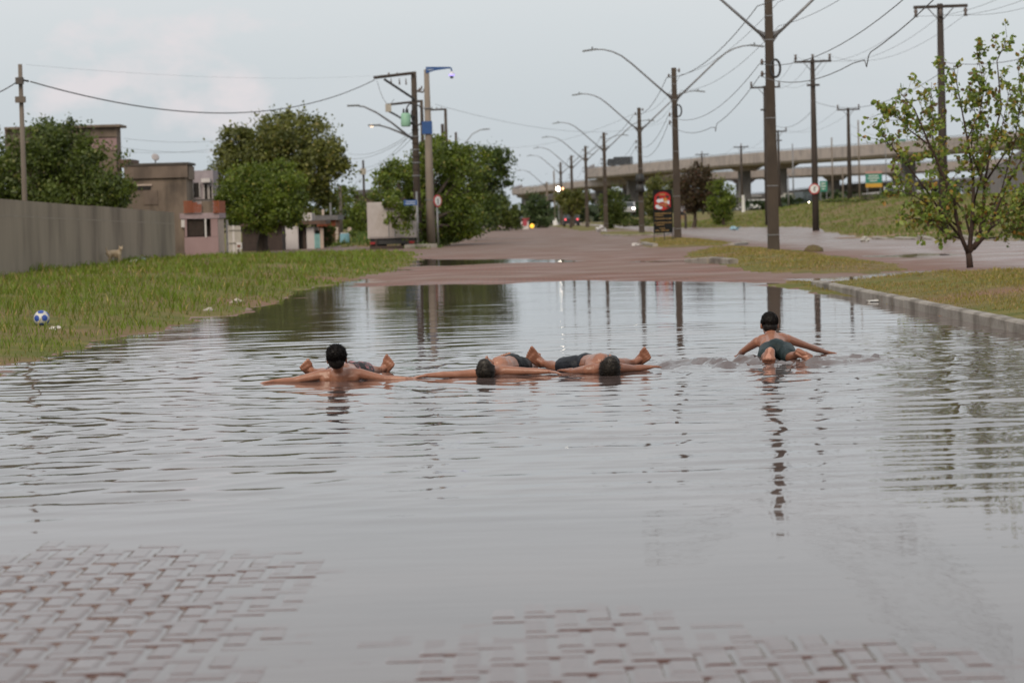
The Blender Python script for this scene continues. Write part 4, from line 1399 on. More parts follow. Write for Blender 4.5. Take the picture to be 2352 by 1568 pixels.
litter('thin white foam strip washed against the near kerb', 2022, 690, 36.0, (0.16, 0.05, 0.02), (0.55, 0.53, 0.5), 10)
litter('small dark leaf cluster floating in the empty shallow water', 988, 1212, 10.95, (0.009, 0.009, 0.006), (0.05, 0.04, 0.025), 11, 'floating_leaf')
litter('tiny dark leaf floating towards the foreground pavers', 1040, 1300, 9.72, (0.003, 0.003, 0.002), (0.06, 0.045, 0.03), 12, 'floating_leaf')


def mound():
    p = at(1868, 580, 78.0)
    z = gz(p.x, p.y)
    mb = MB()
    rg = np.random.RandomState(4)
    V = []
    for v in ICO_V:
        k = 1 + 0.07 * rg.randn()
        V.append(Vector((p.x + v.x * 0.30 * k, p.y + v.y * 0.3 * k, z + max(-0.1, v.z * 0.21 * k))))
    mb.add(V, ICO_F)
    solo('earth_mound', mb, mat('earth', (0.11, 0.07, 0.04), (0.13, 0.11, 0.04), scale=14, rough=0.95, bump=0.8), 'rounded heap of brown earth on the median beyond the nearest post', 'earth mound', None, True)


mound()


# ------------------------------------------------------------------ lamp posts along the median
CONC = mat('post_concrete', (0.070, 0.052, 0.039), (0.044, 0.033, 0.026), scale=2.5, rough=0.9, bump=0.5, bscale=20, stretch=(1, 1, 0.35), c3=(0.092, 0.072, 0.056), scale3=0.8)
CONC_L = mat('pale_concrete', (0.20, 0.165, 0.138), (0.145, 0.118, 0.098), scale=2.5, rough=0.9, bump=0.4, bscale=20, stretch=(1, 1, 0.3))
WOODP = mat('dark_timber', (0.060, 0.045, 0.038), (0.038, 0.030, 0.026), scale=3, rough=0.9, bump=0.5, stretch=(1, 1, 0.2))
STEEL = mat('galvanised_steel', (0.24, 0.24, 0.25), (0.18, 0.18, 0.19), scale=6, rough=0.5, metal=0.5)
DARK = mat('black_rubber', (0.022, 0.022, 0.024), (0.035, 0.034, 0.034), scale=8, rough=0.6)
WIREM = mat('cable_black', (0.13, 0.125, 0.13), (0.10, 0.098, 0.10), scale=3, rough=0.7)
PORC = mat('porcelain', (0.12, 0.09, 0.08), (0.09, 0.07, 0.06), scale=5, rough=0.3)


def post_mb(base, H, w0, w1, lean=(0, 0)):
    """tapered concrete post of I-like section: two flanges and a web"""
    mb = MB()
    x, y, z = base
    prof = [(-.5, -.5), (.5, -.5), (.5, -.22), (.30, -.16), (.30, .16), (.5, .22), (.5, .5), (-.5, .5), (-.5, .22), (-.30, .16), (-.30, -.16), (-.5, -.22)]
    V = []
    for k, (h, w) in enumerate(((-0.3, w0), (H, w1))):
        for a, b in prof:
            V.append((x + a * w + lean[0] * max(h, 0), y + b * w * 0.8 + lean[1] * max(h, 0), z + h))
    n = len(prof)
    Fc = [(i, (i + 1) % n, n + (i + 1) % n, n + i) for i in range(n)]
    mb.add(V, Fc)
    c = len(mb.v)
    mb.add([(x + lean[0] * H, y, z + H)] + V[n:], [(0, 1 + i, 1 + (i + 1) % n) for i in range(n)])
    return mb


ARM = [(0.0, 0.0), (0.9, 0.82), (1.75, 1.60), (2.2, 1.96), (2.6, 2.16), (3.0, 2.26), (3.35, 2.28)]


def ring_mb(c, r, t, nrm='x'):
    pts = []
    for k in range(17):
        a = 2 * math.pi * k / 16
        if nrm == 'x':
            pts.append(Vector(c) + Vector((0.25 * r * math.sin(a), 0.5 * r * math.cos(a) * 0.6, r * math.sin(a + 1.57))))
        else:
            pts.append(Vector(c) + Vector((r * math.cos(a) * 0.55, 0, r * math.sin(a))))
    return MB().tube(pts, t, 6, False)


POSTS = []


def lamp_post(label, px, d, H, arms=(-1, 1), coil=None, w0=0.34, m=CONC, ah=6.25, lamp_lit=False, boxes=0, sc=1.0):
    p = at(px, 520, d)
    z = gz(p.x, p.y)
    base = Vector((p.x, p.y, z))
    root = thing('lamp_post', label, 'lamp post', base, 'lamp posts along the median')
    part('post', post_mb(base, H, w0, w0 * 0.62), m, root)
    for s in arms:
        mb = MB()
        b0 = base + Vector((s * 0.12, -0.02, ah))
        pts = [b0 + Vector((s * a * sc, 0, b * sc)) for a, b in ARM]
        mb.tube(pts, [0.045, 0.042, 0.038, 0.034, 0.031, 0.028, 0.026], 8)
        arm = part('arm', mb, STEEL, root, True)
        hd = MB()
        e = pts[-1]
        hd.box(e + Vector((s * 0.26, 0, -0.03)), (0.62, 0.24, 0.07), rot=Matrix.Rotation(s * 0.12, 3, 'Y'))
        hd.box(e + Vector((s * 0.42, 0, -0.055)), (0.34, 0.20, 0.05), rot=Matrix.Rotation(s * 0.12, 3, 'Y'))
        hd.tube([e + Vector((s * 0.15, 0, 0.0)), e + Vector((s * 0.15, 0, 0.12))], [0.04, 0.032], 8)
        part('lamp_head', hd, mat('lamp_grey', (0.20, 0.21, 0.22), (0.15, 0.16, 0.17), scale=6, rough=0.4), arm)
        br = MB()
        br.prism([base + Vector((s * 0.10, -0.03, ah - 0.18)), base + Vector((s * 0.42, -0.03, ah + 0.30)), base + Vector((s * 0.10, -0.03, ah + 0.16))], (0, 0.06, 0))
        part('bracket', br, STEEL, root)
    for hb in (0.45, 1.9, 3.9, ah - 0.05, 6.9):
        mb = MB()
        w = w0 * (1 - 0.38 * hb / H) + 0.012
        mb.box(base + Vector((0, 0, hb)), (w, w * 0.84, 0.025))
        part('strap', mb, STEEL, root)
    for hb, sx in ((H - 0.35, -1), (H - 0.12, 1), (5.55, -1), (5.2, -1)):
        mb = MB()
        e = base + Vector((sx * (w0 * 0.33), -0.03, hb))
        mb.tube([e, e + Vector((sx * 0.12, 0, 0))], 0.018, 6).tube([e + Vector((sx * 0.12, 0, -0.09)), e + Vector((sx * 0.12, 0, 0)), e + Vector((sx * 0.12, 0, 0.09))], [0.03, 0.05, 0.025], 8)
        part('insulator', mb, PORC, root, True)
    if coil is not None:
        part('cable_coil', ring_mb(base + Vector((w0 * 0.45, -0.12, coil)), 0.26, 0.035 if boxes == 0 else 0.05, 'y'), DARK, root, True)
    for k in range(boxes):
        mb = MB()
        mb.tube([base + Vector((-0.05, -0.16, 2.45 + 0.62 * k)), base + Vector((-0.05, -0.16, 2.95 + 0.62 * k))], [0.30, 0.22], 10)
        part('splice_box', mb, DARK, root, True)
    POSTS.append((base, H))
    return root


lamp_post('nearest brown concrete lamp post on the median, its top out of frame', 1776, 80, 7.9, coil=5.35)
lamp_post('second lamp post, two curved arms, beside the red and black board', 1556, 121, 7.62, coil=5.7)
lamp_post('third lamp post along the median with two dark bundles low on its shaft', 1474, 165, 7.6, boxes=2)
lamp_post('fourth lamp post along the median, in front of the dark bushy tree', 1392, 215, 7.65, w0=0.36)
lamp_post('fifth lamp post along the median, before the rounded olive tree', 1349, 253, 7.6, w0=0.36)
lamp_post('sixth lamp post along the median', 1316, 291, 7.6, w0=0.38)
lamp_post('seventh and farthest double-armed lamp post along the median', 1291, 327, 7.6, w0=0.38)
lamp_post('pale lamp post at the far end of the street with one arm', 1258, 365, 5.8, arms=(-1,), m=CONC_L, ah=5.2, w0=0.40)
BASE0 = Vector((7.65, 40, gz(7.65, 40)))


def plain_pole(name, label, cat, px, py_top, d, w, m, py_base=None, taper=0.65, foot=False):
    b = at(px, 500, d)
    top = at(px, py_top, d)
    b = Vector((top.x, top.y, gz(top.x, top.y)))
    root = thing(name, label, cat, b)
    part('shaft', MB().tube([b - Vector((0, 0, 0.3)), top], [w / 2, w / 2 * taper], 10), m, root, True)
    return root, b, top


r_, b_, t_ = plain_pole('light_pole', 'pale slim pole with a white painted foot at the end of the street', 'pole', 1272, 392, 340, 0.26, CONC_L)
part('painted_foot', MB().tube([b_, b_ + Vector((0, 0, 0.9))], [0.42, 0.18], 10), mat('white_paint', (0.7, 0.68, 0.66), (0.55, 0.52, 0.5), scale=3, rough=0.6), r_)


# ------------------------------------------------------------------ overhead cables
def cable(label, a, b, sag, r=0.014, group=None, n=18, dip=None):
    a, b = Vector(a), Vector(b)
    pts = []
    for i in range(n + 1):
        t = i / n
        p = a.lerp(b, t)
        p.z -= sag * 4 * t * (1 - t)
        pts.append(p)
    if dip:
        i = int(dip * n)
        q = pts[i]
        pts[i:i + 1] = [q + (a - b).normalized() * 0.7 + Vector((0, 0, 0.02)), q + (a - b).normalized() * 0.35 + Vector((0, 0, -0.04)), q + Vector((0, 0, -0.24)), q - (a - b).normalized() * 0.3 + Vector((0, 0, -0.08))]
    mb = MB().tube(pts, r * 0.56, 5)
    return solo('power_line', mb, WIREM, label, 'cable', group)


chain = [(BASE0, 7.9)] + POSTS
ordn = ['out of frame to the nearest lamp post', 'from the nearest lamp post to the second', 'from the second lamp post to the third', 'from the third lamp post to the fourth', 'from the fourth lamp post to the fifth', 'from the fifth lamp post to the sixth', 'from the sixth lamp post to the seventh']
for i in range(7):
    a, b = chain[i][0], chain[i + 1][0]
    hs = [(-0.32, 7.2, 0.55, 0.026), (-0.3, 5.5, 0.75, 0.018), (-0.3, 5.15, 0.95, 0.02)] + ([(0.3, 6.6, 0.5, 0.013), (0.3, 7.3, 0.4, 0.013)] if i < 3 else [])
    if i > 3:
        hs = hs[:2]
    for k, (dx, h, sag, r) in enumerate(hs):
        cable(('thick upper cable', 'middle cable', 'lowest cable', 'thin inner wire', 'thin topmost wire')[k] + ' strung ' + ordn[i], a + Vector((dx, 0, h)), b + Vector((dx, 0, h)), sag, r, 'cables ' + ordn[i], dip=0.42 if (k == 2 and i < 2) else None)


# ------------------------------------------------------------------ T-shaped poles across the road
def t_pole(label, px, py_top, d, arm_w, n_ins, w=0.30, low=None, sign=False):
    top = at(px, py_top, d)
    b = Vector((top.x, top.y, gz(top.x, top.y)))
    root = thing('utility_pole', label, 'utility pole', b, 'timber utility poles across the road')
    part('shaft', MB().tube([b - Vector((0, 0, 0.4)), b.lerp(top, 0.5), top + Vector((0, 0, 0.12))], [w * 0.55, w * 0.46, w * 0.33], 10), WOODP, root, True)
    arm = part('crossarm', MB().box(top + Vector((0, -0.14, 0)), (arm_w, 0.10, 0.12), rot=Matrix.Rotation(-0.01, 3, 'Y')), WOODP, root)
    for s in (-1, 1):
        part('brace', MB().tube([top + Vector((s * arm_w * 0.24, -0.12, -0.05)), top + Vector((0, -0.12, -0.62))], 0.02, 5), WOODP, root)
    for k in range(n_ins):
        t = -0.46 + 0.92 * k / (n_ins - 1) if n_ins > 1 else 0
        up = 1 if d > 120 else -1
        e = top + Vector((t * arm_w, -0.14, 0.06 * up))
        part('insulator', MB().tube([e, e + Vector((0, 0, 0.10 * up)), e + Vector((0, 0, 0.22 * up)), e + Vector((0, 0, 0.34 * up))], [0.03, 0.085, 0.05, 0.09], 8), PORC, arm, True)
    if low:
        part('lower_crossarm', MB().box(top + Vector((0, -0.14, -low)), (0.7, 0.09, 0.12)), WOODP, root)
    if sign:
        c = at(px + 3, 434, d) + Vector((0, -0.28, 0))
        s_ = part('round_sign', MB().tube([c, c + Vector((0, -0.03, 0))], 0.30, 24), mat('sign_red', (0.45, 0.05, 0.05), (0.36, 0.05, 0.05), scale=6, rough=0.5), root, label='round white sign with red rim on the shaft')
        part('sign_face', MB().tube([c + Vector((0, -0.032, 0)), c + Vector((0, -0.045, 0))], 0.23, 24), mat('sign_white', (0.72, 0.72, 0.70), (0.62, 0.61, 0.6), scale=6, rough=0.5), s_)
        part('sign_arrow', MB().box(c + Vector((0, -0.05, -0.02)), (0.05, 0.008, 0.26)).box(c + Vector((0.04, -0.05, 0.09)), (0.12, 0.008, 0.05)), DARK, s_)
    return root, top, arm_w


TP = [t_pole('tall dark pole with three hanging insulators behind the young tree', 2159, 16, 108, 2.15, 3, 0.36),
      t_pole('dark pole carrying a round white sign and a crossarm', 1866, 142, 150, 2.05, 3, 0.36, low=1.3, sign=True),
      t_pole('dark pole half hidden behind the nearest lamp post', 1757, 201, 188, 2.1, 2, 0.36, low=1.55)]
TQ = [t_pole('grey pole with a crossarm in front of the overpass pier', 1948, 252, 225, 1.9, 2, 0.36),
      t_pole('thin pole with crossarm just beside the nearest lamp post', 1787, 302, 268, 1.7, 2, 0.30, low=0.9),
      t_pole('thin far pole with crossarm rising by the reddish tree', 1702, 338, 310, 1.7, 1, 0.30),
      t_pole('faintest far pole with crossarm above the pale green tree', 1612, 355, 340, 1.7, 1, 0.26)]
p0 = Vector((17.0, 66, 0))
tops = [Vector((17.0, 66, 9.3))] + [t[1] for t in TP]
onames = ['out of frame to the tall dark pole by the young tree', 'from the tall dark pole to the pole with the round sign', 'from the pole with the round sign to the half-hidden pole']
for i in range(3):
    for k in (-0.46, 0.0, 0.46):
        cable({-0.46: 'left', 0.0: 'middle', 0.46: 'right'}[k] + ' thin line ' + onames[i], tops[i] + Vector((k * 2.1, -0.14, -0.35 if i < 2 else 0.2)), tops[i + 1] + Vector((k * 2.1, -0.14, -0.35 if i == 0 else 0.3)), 0.9, 0.013, 'power lines ' + onames[i])
    cable('heavier telephone cable ' + onames[i], tops[i] + Vector((0, -0.2, -2.6)), tops[i + 1] + Vector((0, -0.2, -2.2)), 0.8, 0.022)
q = [t[1] for t in TQ]
far_r = at(2420, 330, 150)
for i, nm in enumerate(('from the grey pole to the thin pole', 'from the thin pole to the far pole', 'from the far pole to the faintest pole')):
    for k in (-0.4, 0.4):
        cable(('left' if k < 0 else 'right') + ' faint power line strung ' + nm, q[i] + Vector((k * 1.7, 0, 0.2)), q[i + 1] + Vector((k * 1.7, 0, 0.2)), 1.0, 0.016, 'faint power lines ' + nm)
for k, (py0, py1) in enumerate(((325, 375), (345, 395), (365, 410))):
    cable(('upper', 'middle', 'lower')[k] + ' faint cable running from the grey pole past the young tree', at(1948, py0 - 40, 225), at(2430, py1 - 110, 140), 1.6, 0.016, 'faint cables behind the young tree')

# ------------------------------------------------------------------ left-hand poles
def left_poles():
    r, b, t = plain_pole('utility_pole', 'slim pole with two junction boxes behind the concrete wall', 'utility pole', 46, 148, 72, 0.17, CONC_L)
    part('junction_box', MB().box(at(45, 186, 71.9), (0.20, 0.16, 0.18)), mat('box_grey', (0.10, 0.085, 0.075), (0.07, 0.06, 0.055), scale=5, rough=0.7), r)
    part('junction_box', MB().box(at(47, 229, 71.9), (0.26, 0.16, 0.16)), CONC_L, r)
    part('bracket', MB().tube([at(46, 183, 71.9), at(66, 187, 71.9)], 0.03, 6), DARK, r)
    e1 = at(70, 188, 71.9)
    cable('thick twisted cable sagging across the left sky between the slim pole and transformer pole', e1, at(860, 184, 119.3), 1.12, 0.034, None, 30)
    cable('thick cable leaving the slim pole towards the frame edge', at(40, 188, 72), at(-200, 230, 62), 0.3, 0.030)
    cable('hair-thin wire from the top of the slim pole to the transformer pole', at(60, 149, 72), at(890, 172, 119.5), 0.25, 0.004)
    # transformer pole
    d = 119.5
    r, b, t = plain_pole('utility_pole', 'concrete transformer pole with a long offset crossarm and diagonal brace', 'utility pole', 950, 165, d, 0.36, CONC)
    part('crossarm', MB().tube([at(858, 179, d - 0.25), at(950, 168, d - 0.25)], 0.075, 6), WOODP, r)
    part('brace', MB().tube([at(882, 182, d - 0.3), at(952, 228, d - 0.25)], 0.06, 6), DARK, r)
    for px in (893, 912, 927):
        part('insulator', MB().tube([at(px, 174, d - .25), at(px, 167, d - .25)], [0.06, 0.03], 6), PORC, r)
        part('insulator', MB().tube([at(px + 5, 180, d - .25), at(px + 6, 195, d - .25)], [0.015, 0.04], 6), PORC, r)
    for px, py in ((962, 210), (967, 206), (972, 212)):
        part('insulator', MB().tube([at(955, 210, d), at(px, py, d), at(px + 2, py - 8, d)], [0.03, 0.05, 0.03], 6), PORC, r)
    tr = part('transformer', MB().tube([at(932, 291, d - .5), at(932, 288, d - .5), at(932, 263, d - .5), at(932, 260, d - .5)], [0.19, 0.215, 0.215, 0.16], 14), mat('transformer_green', (0.28, 0.50, 0.36), (0.24, 0.43, 0.31), scale=3, rough=0.5), r, True, label='pale green cylindrical transformer')
    for k in (-5, 4):
        part('bushing', MB().tube([at(932 + k, 260, d - .5), at(932 + k, 250, d - .5)], [0.05, 0.03], 8), DARK, tr)
    part('bracket', MB().tube([at(936, 268, d - .4), at(952, 268, d - .1)], 0.05, 6).tube([at(936, 282, d - .4), at(952, 282, d - .1)], 0.05, 6), DARK, r)
    for px, py in ((945, 262), (958, 265)):
        part('cable_coil', ring_mb(at(px, py, d - .4), 0.45, 0.03, 'y'), DARK, r, True)
    for k in range(8):
        c = at(952, 300 + k * 15, d)
        c.x = b.x
        part('strap', MB().tube([c, c + Vector((0, 0, 0.05))], 0.165 + 0.004 * k, 10), STEEL if k % 2 else CONC, r)
    for nm, (x0, y0, x1, y1) in {'upper': (950, 322, 808, 243), 'lower': (948, 318, 856, 288)}.items():
        pts = [at(x0, y0, d), at(x0 + (x1 - x0) * 0.35, y0 + (y1 - y0) * 0.50, d), at(x0 + (x1 - x0) * 0.6, y0 + (y1 - y0) * 0.80, d), at(x0 + (x1 - x0) * 0.8, y0 + (y1 - y0) * 0.97, d), at(x1 + 8, y1, d)]
        arm = part('lamp_arm', MB().tube(pts, [0.05, 0.045, 0.04, 0.035, 0.03], 8), STEEL, r, True)
        part('lamp_head', MB().box(at(x1 + 4, y1, d), (0.55, 0.22, 0.08)), MATS['lamp_grey'], arm)
        if nm == 'lower':
            part('lit_lens', MB().ell(at(x1 - 2, y1 + 1, d), (0.10, 0.10, 0.07)), mat('lamp_glow', (0.9, 0.8, 0.7), rough=0.5, emit=(1.0, 0.72, 0.5), estr=1.6), arm)
    cable('drooping jumper wire hanging from the long crossarm end', at(866, 186, d), at(905, 228, d), 0.55, 0.02)
    # second pole behind
    d2 = 168.0
    r, b, t = plain_pole('utility_pole', 'pole with an offset crossarm just behind the transformer pole', 'utility pole', 968, 230, d2, 0.30, CONC)
    part('crossarm', MB().tube([at(890, 241, d2), at(970, 232, d2)], 0.08, 6), WOODP, r)
    part('fuse_box', MB().box(at(892, 248, d2 - .3), (0.35, 0.25, 0.5)), mat('beige_box', (0.42, 0.38, 0.32), (0.34, 0.3, 0.26), scale=3, rough=0.6), r)
    part('switchgear', MB().tube([at(893, 256, d2), at(905, 262, d2), at(922, 272, d2), at(940, 270, d2)], 0.07, 6), DARK, r)
    # third and fourth, above the tree
    d3 = 215.0
    r, b, t = plain_pole('utility_pole', 'pole with short crossarm showing above the tree behind the mast', 'utility pole', 1023, 250, d3, 0.34, CONC)
    part('crossarm', MB().tube([at(985, 253, d3), at(1024, 251, d3)], 0.08, 6), WOODP, r)
    for px in (992, 1003, 1014):
        part('insulator', MB().tube([at(px, 252, d3), at(px, 246, d3)], [0.06, 0.03], 6), PORC, r)
    r, b, t = plain_pole('utility_pole', 'dark stub pole leaning on the crossarmed one above the tree', 'utility pole', 1016, 285, 213, 0.36, WOODP)
    r, b, t = plain_pole('utility_pole', 'short far pole peeking above the tree by the mast', 'utility pole', 1047, 304, 262, 0.34, CONC)
    pts = [at(1072, 325, 262), at(1085, 308, 262), at(1102, 299, 262), at(1120, 297, 262)]
    arm = part('lamp_arm', MB().tube([at(1049, 345, 262)] + pts, 0.05, 6), STEEL, r)
    part('lamp_head', MB().box(at(1117, 297, 262), (0.7, 0.25, 0.1)), MATS['lamp_grey'], arm)
    r, b, t = plain_pole('utility_pole', 'thin far pole with a small box over the side street', 'utility pole', 834, 368, 225, 0.26, WOODP)
    part('junction_box', MB().box(at(834, 394, 224.8), (0.45, 0.3, 0.5)), MATS['beige_box'], r)
    r, b, t = plain_pole('utility_pole', 'pale slim pole beside the side street houses', 'utility pole', 781, 428, 160, 0.24, CONC_L)
    for i, (x0, y0, d0, x1, y1, d1) in enumerate(((952, 300, 125, 800, 352, 215), (952, 306, 125, 790, 362, 215), (952, 312, 125, 800, 402, 190), (950, 300, 125, 834, 384, 225), (834, 384, 225, 760, 392, 225), (834, 388, 225, 780, 448, 160))):
        cable(('topmost slack wire from transformer pole to above the large tree', 'second slack wire from transformer pole towards the large tree', 'third slack wire dropping from transformer pole behind the large tree', 'slack wire from transformer pole to the thin far pole', 'short wire from the thin far pole to behind the large tree', 'steep wire from the thin far pole to the pale slim pole')[i], at(x0, y0, d0), at(x1, y1, d1), 0.5, 0.018, 'service wires over the side street')
    for i, (y0, y1) in enumerate(((318, 322), (340, 346), (349, 338))):
        cable(('uppermost', 'middle', 'lowest')[i] + ' fine wire in the sky between old house and large tree', at(284, y0, 132), at(520, y1, 150), 0.15, 0.012, 'fine wires left of the large tree')
    for i, (x0, y0, d0, x1, y1, d1) in enumerate(((1000, 240, 130, 1560, 268, 260), (1050, 318, 262, 1455, 262, 166))):
        cable(('long faint wire crossing the sky above the street from the mast', 'long faint wire from the far pole to the third lamp post')[i], at(x0, y0, d0), at(x1, y1, d1), 1.4, 0.014)


left_poles()


def mast():
    d = 118.0
    b = at(990, 540, d)
    b.z = gz(b.x, b.y)
    root = thing('camera_mast', 'tall pale mast with a blue arm, dome camera and blue box', 'camera mast', b)
    top = at(980, 160, d)
    top.x, top.y = b.x, b.y
    part('shaft', MB().tube([b - Vector((0, 0, 0.3)), b.lerp(top, 0.5), top], [0.20, 0.165, 0.11], 12), mat('mast_concrete', (0.27, 0.225, 0.185), (0.20, 0.165, 0.135), scale=2.5, rough=0.9, bump=0.4, bscale=20, stretch=(1, 1, 0.3)), root, True)
    blue = mat('sign_blue', (0.022, 0.085, 0.26), (0.018, 0.07, 0.22), scale=3, rough=0.45)
    A = [at(978, 154, d - .12), at(1033, 154, d - .12), at(1037, 157, d - .12), at(1000, 162, d - .12), at(978, 169, d - .12)]
    arm = part('blue_arm', MB().prism(A, (0, 0.06, 0)), blue, root)
    # pale emblem on the arm
    em = MB().box(at(985, 160, d - .135), (0.16, 0.006, 0.022)).box(at(988, 161.5, d - .135), (0.10, 0.006, 0.02)).box(at(993, 160, d - .135), (0.10, 0.006, 0.02))
    part('emblem', em, mat('print_white', (0.55, 0.60, 0.68), (0.5, 0.55, 0.62), scale=8, rough=0.5), arm)
    part('hook', MB().tube([at(1030, 155.5, d - .09), at(1036, 157, d - .09), at(1037.5, 164, d - .09)], 0.035, 8), blue, root)
    part('camera_housing', MB().tube([at(1037.5, 164, d - .09), at(1037.5, 168, d - .09), at(1037.5, 171, d - .09)], [0.06, 0.10, 0.12], 12), mat('camera_white', (0.7, 0.7, 0.75), (0.6, 0.6, 0.66), scale=5, rough=0.4), root)
    part('lit_ring', MB().tube([at(1037.5, 171, d - .09), at(1037.5, 175, d - .09)], [0.135, 0.12], 14), mat('ring_glow', (0.5, 0.45, 0.8), rough=0.5, emit=(0.42, 0.33, 1.0), estr=0.8), root)
    part('dome', MB().ell(at(1037.5, 177, d - .09), (0.085, 0.085, 0.08)), mat('dome_black', (0.02, 0.02, 0.04), rough=0.1), root, True)
    part('control_box', MB().box(at(981, 293.5, d - .02), (0.44, 0.40, 0.55)), blue, root)
    for k in range(2):
        part('strap', MB().tube([at(981 + k * 6, 250 + 210 * k, d), at(981 + k * 6, 248 + 210 * k, d)], 0.19 + 0.015 * k, 12), STEEL, root)


mast()


def street_signs():
    d = 114.0
    b = at(960, 560, d)
    b.z = gz(b.x, b.y)
    root = thing('street_sign', 'thin pole with a blue street name plate by the truck', 'street sign', b)
    top = Vector((b.x, b.y, at(958, 440, d).z))
    part('post', MB().tube([b - Vector((0, 0, 0.2)), top], 0.045, 8), STEEL, root, True)
    c = at(942.5, 465.5, d - .05)
    pl = part('name_plate', MB().box(c, (0.56, 0.02, 0.23)), MATS['sign_blue'], root)
    tx = MB()
    for zz, ww, oo in ((0.045, 0.36, 0.0), (-0.04, 0.42, 0.01)):
        x = -ww / 2
        while x < ww / 2:
            w = rnd.uniform(0.025, 0.05)
            tx.box(c + Vector((x + w / 2 + oo, -0.013, zz)), (w, 0.004, 0.035))
            x += w + 0.012
    part('lettering', tx, MATS['print_white'], pl)
    b = at(1006, 545, 117)
    b.z = gz(b.x, b.y)
    root = thing('traffic_sign', 'small round red and white traffic sign close to the mast', 'traffic sign', b)
    c = at(1003.5, 461.5, 117)
    part('post', MB().tube([b - Vector((0, 0, 0.2)), Vector((c.x, c.y, c.z - 0.1))], 0.04, 8), STEEL, root, True)
    M = Matrix.Rotation(0.9, 3, 'Z')
    f_ = MB().tube([c + M @ Vector((0, -0.03, 0)), c + M @ Vector((0, -0.05, 0))], 0.27, 22)
    s_ = part('rim', f_, MATS['sign_red'], root)
    part('face', MB().tube([c + M @ Vector((0, -0.052, 0)), c + M @ Vector((0, -0.062, 0))], 0.20, 22), MATS['sign_white'], s_)
    part('symbol', MB().box(c + M @ Vector((0, -0.066, -0.02)), (0.05, 0.006, 0.24), 0.9), DARK, s_)


street_signs()


def food_board():
    d = 117.0
    cx = 1522.5
    w = 44 * d / F
    b = at(cx, 545, d)
    b.z = gz(b.x, b.y)
    root = thing('advertising_board', 'tall black board with red arched food picture and rows of gold lettering', 'sign board', b)
    T, B_ = at(cx, 436, d), at(cx, 535, d)
    c = (T + B_) / 2
    h = T.z - B_.z
    bd = part('panel', MB().box(c, (w, 0.04, h)), mat('board_black', (0.010, 0.011, 0.011), (0.016, 0.016, 0.016), scale=4, rough=0.7, spec=0.12), root)
    for s in (-0.5, 0.05, 0.5):
        part('leg', MB().tube([Vector((c.x + s * w * 0.96, d, b.z - 0.15)), Vector((c.x + s * w * 0.96, d, c.z - h * 0.45))], 0.018, 6), DARK, root)
    Y = d - 0.024
    k = w / 44
    q = lambda x, y, dy=0.0: Vector((c.x + (x - 22) * k, Y - dy, c.z + h / 2 - y * k))
    red = [q(3, 43), q(3, 16), q(7, 10), q(14, 6), q(22, 4.5), q(30, 6), q(37, 10), q(40, 15), q(40, 40), q(24, 47)]
    part('red_arch', MB().prism(red, (0, -0.004, 0)), mat('print_red', (0.42, 0.030, 0.026), (0.30, 0.025, 0.03), scale=5, rough=0.6, spec=0.15), bd)
    rg = random.Random(4)
    art = [(22, 11, 8, 2.2, 'gold'), (12, 17, 4.2, 3.5, 'dark'), (33, 16, 4.2, 3.5, 'dark'), (14, 25, 6, 4.5, 'white'), (21, 24, 3.5, 4.5, 'white'), (28, 22.5, 5.5, 4.2, 'orange'), (29, 28, 5, 3, 'cream'), (35, 29, 2.4, 5, 'white'),
           (22, 34, 7, 3.2, 'brown'), (29, 36, 5, 4, 'brown'), (10, 38, 5, 5, 'white'), (16, 41, 6, 3.4, 'white'), (34, 39, 4, 3, 'dark'), (13, 33, 5, 2, 'brown')]
    cols = {'gold': (0.32, 0.19, 0.06), 'dark': (0.04, 0.015, 0.012), 'white': (0.55, 0.50, 0.48), 'orange': (0.48, 0.20, 0.03), 'cream': (0.6, 0.42, 0.3), 'brown': (0.34, 0.11, 0.04)}
    for i, (x, y, rx, ry, cl) in enumerate(art):
        P = []
        for j in range(11):
            a = 2 * math.pi * j / 11
            f_ = rg.uniform(0.82, 1.12)
            P.append(q(x + rx * math.cos(a) * f_, y + ry * math.sin(a) * f_, 0.0045 + 0.0006 * i))
        part('food_print', MB().prism(P, (0, -0.002, 0)), mat('print_' + cl, cols[cl], tuple(v * 0.75 for v in cols[cl]), scale=30, rough=0.6), bd)
    for row, (y, x0, x1) in enumerate(((54, 4, 40), (59, 4, 20), (66, 4, 26), (66, 29, 41), (75, 3, 41), (80, 6, 24), (88, 14, 26), (93, 4, 12), (93, 17, 34))):
        tx = MB()
        x = x0
        while x < x1:
            ww = rg.uniform(1.0, 2.4)
            tx.box(q(x + ww / 2, y + rg.uniform(-0.3, 0.3), 0.003), (ww * k, 0.003, rg.uniform(1.6, 2.8) * k))
            x += ww + rg.uniform(0.5, 1.0)
        part('lettering', tx, mat('print_gold', (0.17, 0.115, 0.05), (0.13, 0.085, 0.04), scale=6, rough=0.6), bd)


food_board()


# ------------------------------------------------------------------ walls and houses on the left
def stained(name, c1, c2, c3):
    """render with rain streaks running down it"""
    return mat(name, c1, c2, scale=1.1, rough=0.92, bump=0.35, bscale=24, stretch=(1.0, 1.0, 0.42), c3=c3, scale3=0.55, lo=0.3, hi=0.7)


